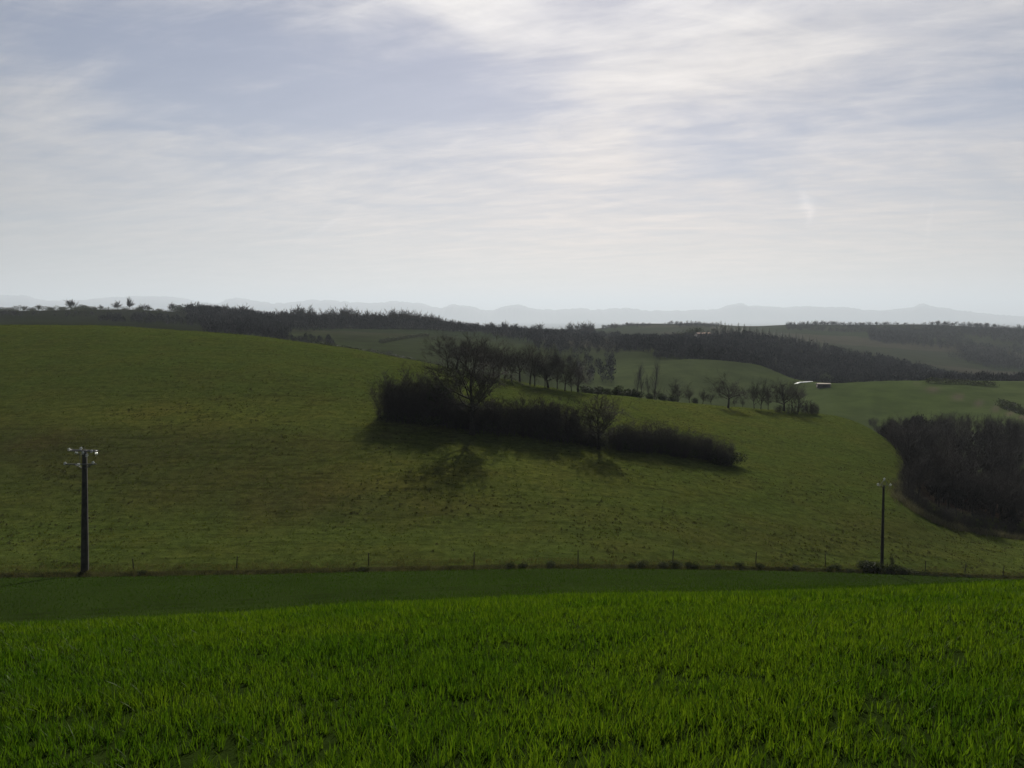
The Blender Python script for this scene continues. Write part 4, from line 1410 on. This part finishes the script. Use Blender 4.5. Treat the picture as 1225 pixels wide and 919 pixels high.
# ------------------------------------------------------------------ grasses
def blades(rng, base, height, width, lean, seg=3, bend=0.5):
    """curved tapering blades; returns verts, quads, tris"""
    n = len(base)
    a = rng.random(n) * 6.2832
    L = np.stack([np.cos(a), np.sin(a), np.zeros(n)], -1)
    fa = a + 1.5708 + rng.normal(size=n) * 0.7
    Wd = np.stack([np.cos(fa), np.sin(fa), np.zeros(n)], -1) * width[:, None] * 0.5
    up = np.array((0, 0, 1.0))
    V = []
    prof = [0.75, 1.0, 0.72][:seg]
    for s in range(seg):
        u = s / seg
        cpt = base + up * (height * (u - 0.18 * bend * u * u))[:, None] + L * (height * lean * (u * 0.45 + bend * u * u))[:, None]
        V += [cpt - Wd * prof[s], cpt + Wd * prof[s]]
    tip = base + up * (height * (1 - 0.18 * bend))[:, None] + L * (height * lean * (0.45 + bend))[:, None]
    V.append(tip)
    k = 2 * seg + 1
    V = np.stack(V, 1).reshape(-1, 3)
    i = np.arange(n) * k
    Q = [np.stack([i + 2 * s, i + 2 * s + 1, i + 2 * s + 3, i + 2 * s + 2], -1) for s in range(seg - 1)]
    tri = np.stack([i + 2 * seg - 2, i + 2 * seg - 1, i + 2 * seg], -1)
    return V, (np.concatenate(Q) if Q else None), tri


def wedge_points(rng, n, y0, y1, tmax):
    y = np.sqrt(y0 * y0 + (y1 * y1 - y0 * y0) * rng.random(n))
    x = (rng.random(n) * 2 - 1) * tmax * (y + 1.0)
    return x, y


rng = np.random.default_rng(2024)
# near wheat: plants of several leaves each, thinner in patches
VV, QQ, TT, nv = [], [], [], 0
for y0, y1, dens, leaves, seg, w0, w1 in ((2.6, 7.0, 290, 7, 3, 0.0055, 0.009), (7.0, 11.0, 220, 6, 2, 0.007, 0.011), (11.0, 21.5, 150, 4, 2, 0.009, 0.015)):
    area = 0.72 * (y1 * y1 - y0 * y0 + 2 * (y1 - y0))
    x, y = wedge_points(rng, int(area * dens), y0, y1, 0.72)
    keep = rng.random(len(x)) < np.clip(0.80 + 2.6 * (fbm(x / 0.36, y / 0.36, 3, 61) - 0.44) + 0.4 * (fbm(x / 2.5, y / 2.5, 2, 62) - 0.5), 0.30, 1)
    x, y = x[keep], y[keep]
    vig = 0.50 + 1.0 * fbm(x / 0.6, y / 0.6, 3, 63)
    bx = np.repeat(x, leaves) + rng.normal(size=len(x) * leaves) * 0.016
    by = np.repeat(y, leaves) + rng.normal(size=len(x) * leaves) * 0.016
    hv = np.repeat(vig, leaves) * rng.uniform(0.065, 0.15, len(bx))
    base = np.stack([bx, by, terrain(bx, by) - 0.006], -1)
    V, Q, Tr = blades(rng, base, hv, rng.uniform(w0, w1, len(bx)), np.abs(rng.normal(size=len(bx))) * 0.36 + 0.08, seg)
    VV.append(V)
    QQ.append(Q + nv)
    TT.append(Tr + nv)
    nv += len(V)
me = new_mesh('wheat', np.concatenate(VV), np.concatenate(QQ), np.concatenate(TT), smooth=True)
tag(add_obj('wheat', me, MAT['wheat']), 'bright green young wheat leaves in the near field', 'wheat', None, 'stuff')
# wheat beyond the brow
x, y = wedge_points(rng, 105000, 20.0, 98.0, 0.76)
e = edge_at(x, y)
dd = np.abs(y - 0.18 * x - 3 * np.sin(x / 40) - 57.0)
tram = (dd < 0.4) | (np.abs(dd - 1.9) < 0.4)
keep = (y < e - 0.15) & ~tram & (rng.random(len(x)) < 0.5 + 0.7 * fbm(x / 3, y / 3, 3, 64))
x, y = x[keep], y[keep]
base = np.stack([x, y, terrain(x, y) - 0.01], -1)
V, Q, Tr = blades(rng, base, rng.uniform(0.10, 0.20, len(x)), rng.uniform(0.03, 0.06, len(x)), rng.uniform(0.2, 0.7, len(x)), 2)
me = new_mesh('wheat', V, Q, Tr, smooth=True)
tag(add_obj('wheat', me, MAT['wheat_far']), 'darker green wheat beyond the brow of the field', 'wheat', None, 'stuff')


def tufts(name, label, mat, x, y, per, h0, h1, w0, w1, spread, seed):
    r = np.random.default_rng(seed)
    bx = np.repeat(x, per) + r.normal(size=len(x) * per) * spread
    by = np.repeat(y, per) + r.normal(size=len(x) * per) * spread
    base = np.stack([bx, by, terrain(bx, by) - 0.02], -1)
    sz = np.repeat(r.uniform(0.6, 1.3, len(x)), per)
    V, Q, Tr = blades(r, base, r.uniform(h0, h1, len(bx)) * sz, r.uniform(w0, w1, len(bx)), r.uniform(0.2, 0.9, len(bx)), 2)
    return tag(add_obj(name, new_mesh(name, V, Q, Tr, smooth=True), MAT[mat]), label, 'grass', None, 'stuff')


def pasture_points(n, seed, dens):
    r = np.random.default_rng(seed)
    x, y = wedge_points(r, n, 72, 236, 0.72)
    e, hh = edge_at(x, y, ROW_BANK), edge_at(x, y, ROW_CREST)
    pxx, pyy = to_pixel(x, y, terrain(x, y, False))
    ok = (y > e + 0.3) & (y < hh + 4) & (r.random(n) < dens(x, y)) & ~((pxx > 1075) & (y > e + 40))
    return x[ok], y[ok]


x, y = pasture_points(110000, 71, lambda x, y: np.clip(1.5 * fbm(x / 4, y / 4, 3, 65) - 0.2, 0.05, 1) * np.clip(150 / y, 0.4, 1))
tufts('grass', 'short olive grass growing all over the pasture hill', 'pasture_blades', x, y, 3, 0.08, 0.20, 0.05, 0.10, 0.10, 72)
x, y = pasture_points(30000, 73, lambda x, y: np.clip(5.0 * (fbm(x / 9, y / 9, 3, 66) - 0.45), 0.04, 1) * np.clip((190 - y) / 90, 0.15, 1))
tufts('tussocks', 'dark coarse tussocks dotted over the lower pasture', 'rush', x, y, 11, 0.10, 0.27, 0.03, 0.07, 0.11, 74)
# dry grass along the bank
r_ = np.random.default_rng(75)
px_s = r_.uniform(-60, 1290, 3000)
yy = np.interp(ray_t(px_s, 685), T, TY[ROW_EDGE]) + r_.uniform(0.9, 3.2, 3000)
tufts('rough_grass', 'rough pale grass along the ditch bank', 'dry', ray_t(px_s, 685) * yy, yy, 6, 0.12, 0.32, 0.015, 0.035, 0.15, 76)

# greyish brush along the foot of the wood
r_ = np.random.default_rng(77)
bxs, bys = [], []
for (xa, ya), (xb, yb) in zip(WOOD_EDGE[4:-1], WOOD_EDGE[5:]):
    A, B = ground_at(xa, ya, 100, 330), ground_at(xb, yb, 100, 330)
    u = r_.random(170)
    bxs.append(A[0] + (B[0] - A[0]) * u + r_.normal(size=170) * 0.9)
    bys.append(A[1] + (B[1] - A[1]) * u + r_.normal(size=170) * 0.9)
MAT['brush'] = leaf_mat('grey_brush', (0.07, 0.066, 0.056), (0.14, 0.13, 0.11), 0.3, 0.8, 0.05)
tufts('brush', 'pale grey brush along the foot of the wood in the hollow', 'brush', np.concatenate(bxs), np.concatenate(bys), 9, 0.4, 1.1, 0.03, 0.06, 0.3, 78)

# ------------------------------------------------------------------ haze
V, Q = [], []
box(V, Q, -160000, 160000, -75, 66000, -400, 900)
me = new_mesh('haze', V, Q)
m_, t_ = mat_new('haze_air')
pv = t_.n('ShaderNodeVolumePrincipled')
pv.inputs['Color'].default_value = (0.80, 0.89, 0.985, 1)
pv.inputs['Density'].default_value = 7.2e-5
pv.inputs['Anisotropy'].default_value = 0.22
out = t_.n('ShaderNodeOutputMaterial')
t_.t.links.new(pv.outputs[0], out.inputs['Volume'])
o = add_obj('haze', me, m_)
tag(o, 'pale blue haze over the far country', 'haze', None, 'stuff')
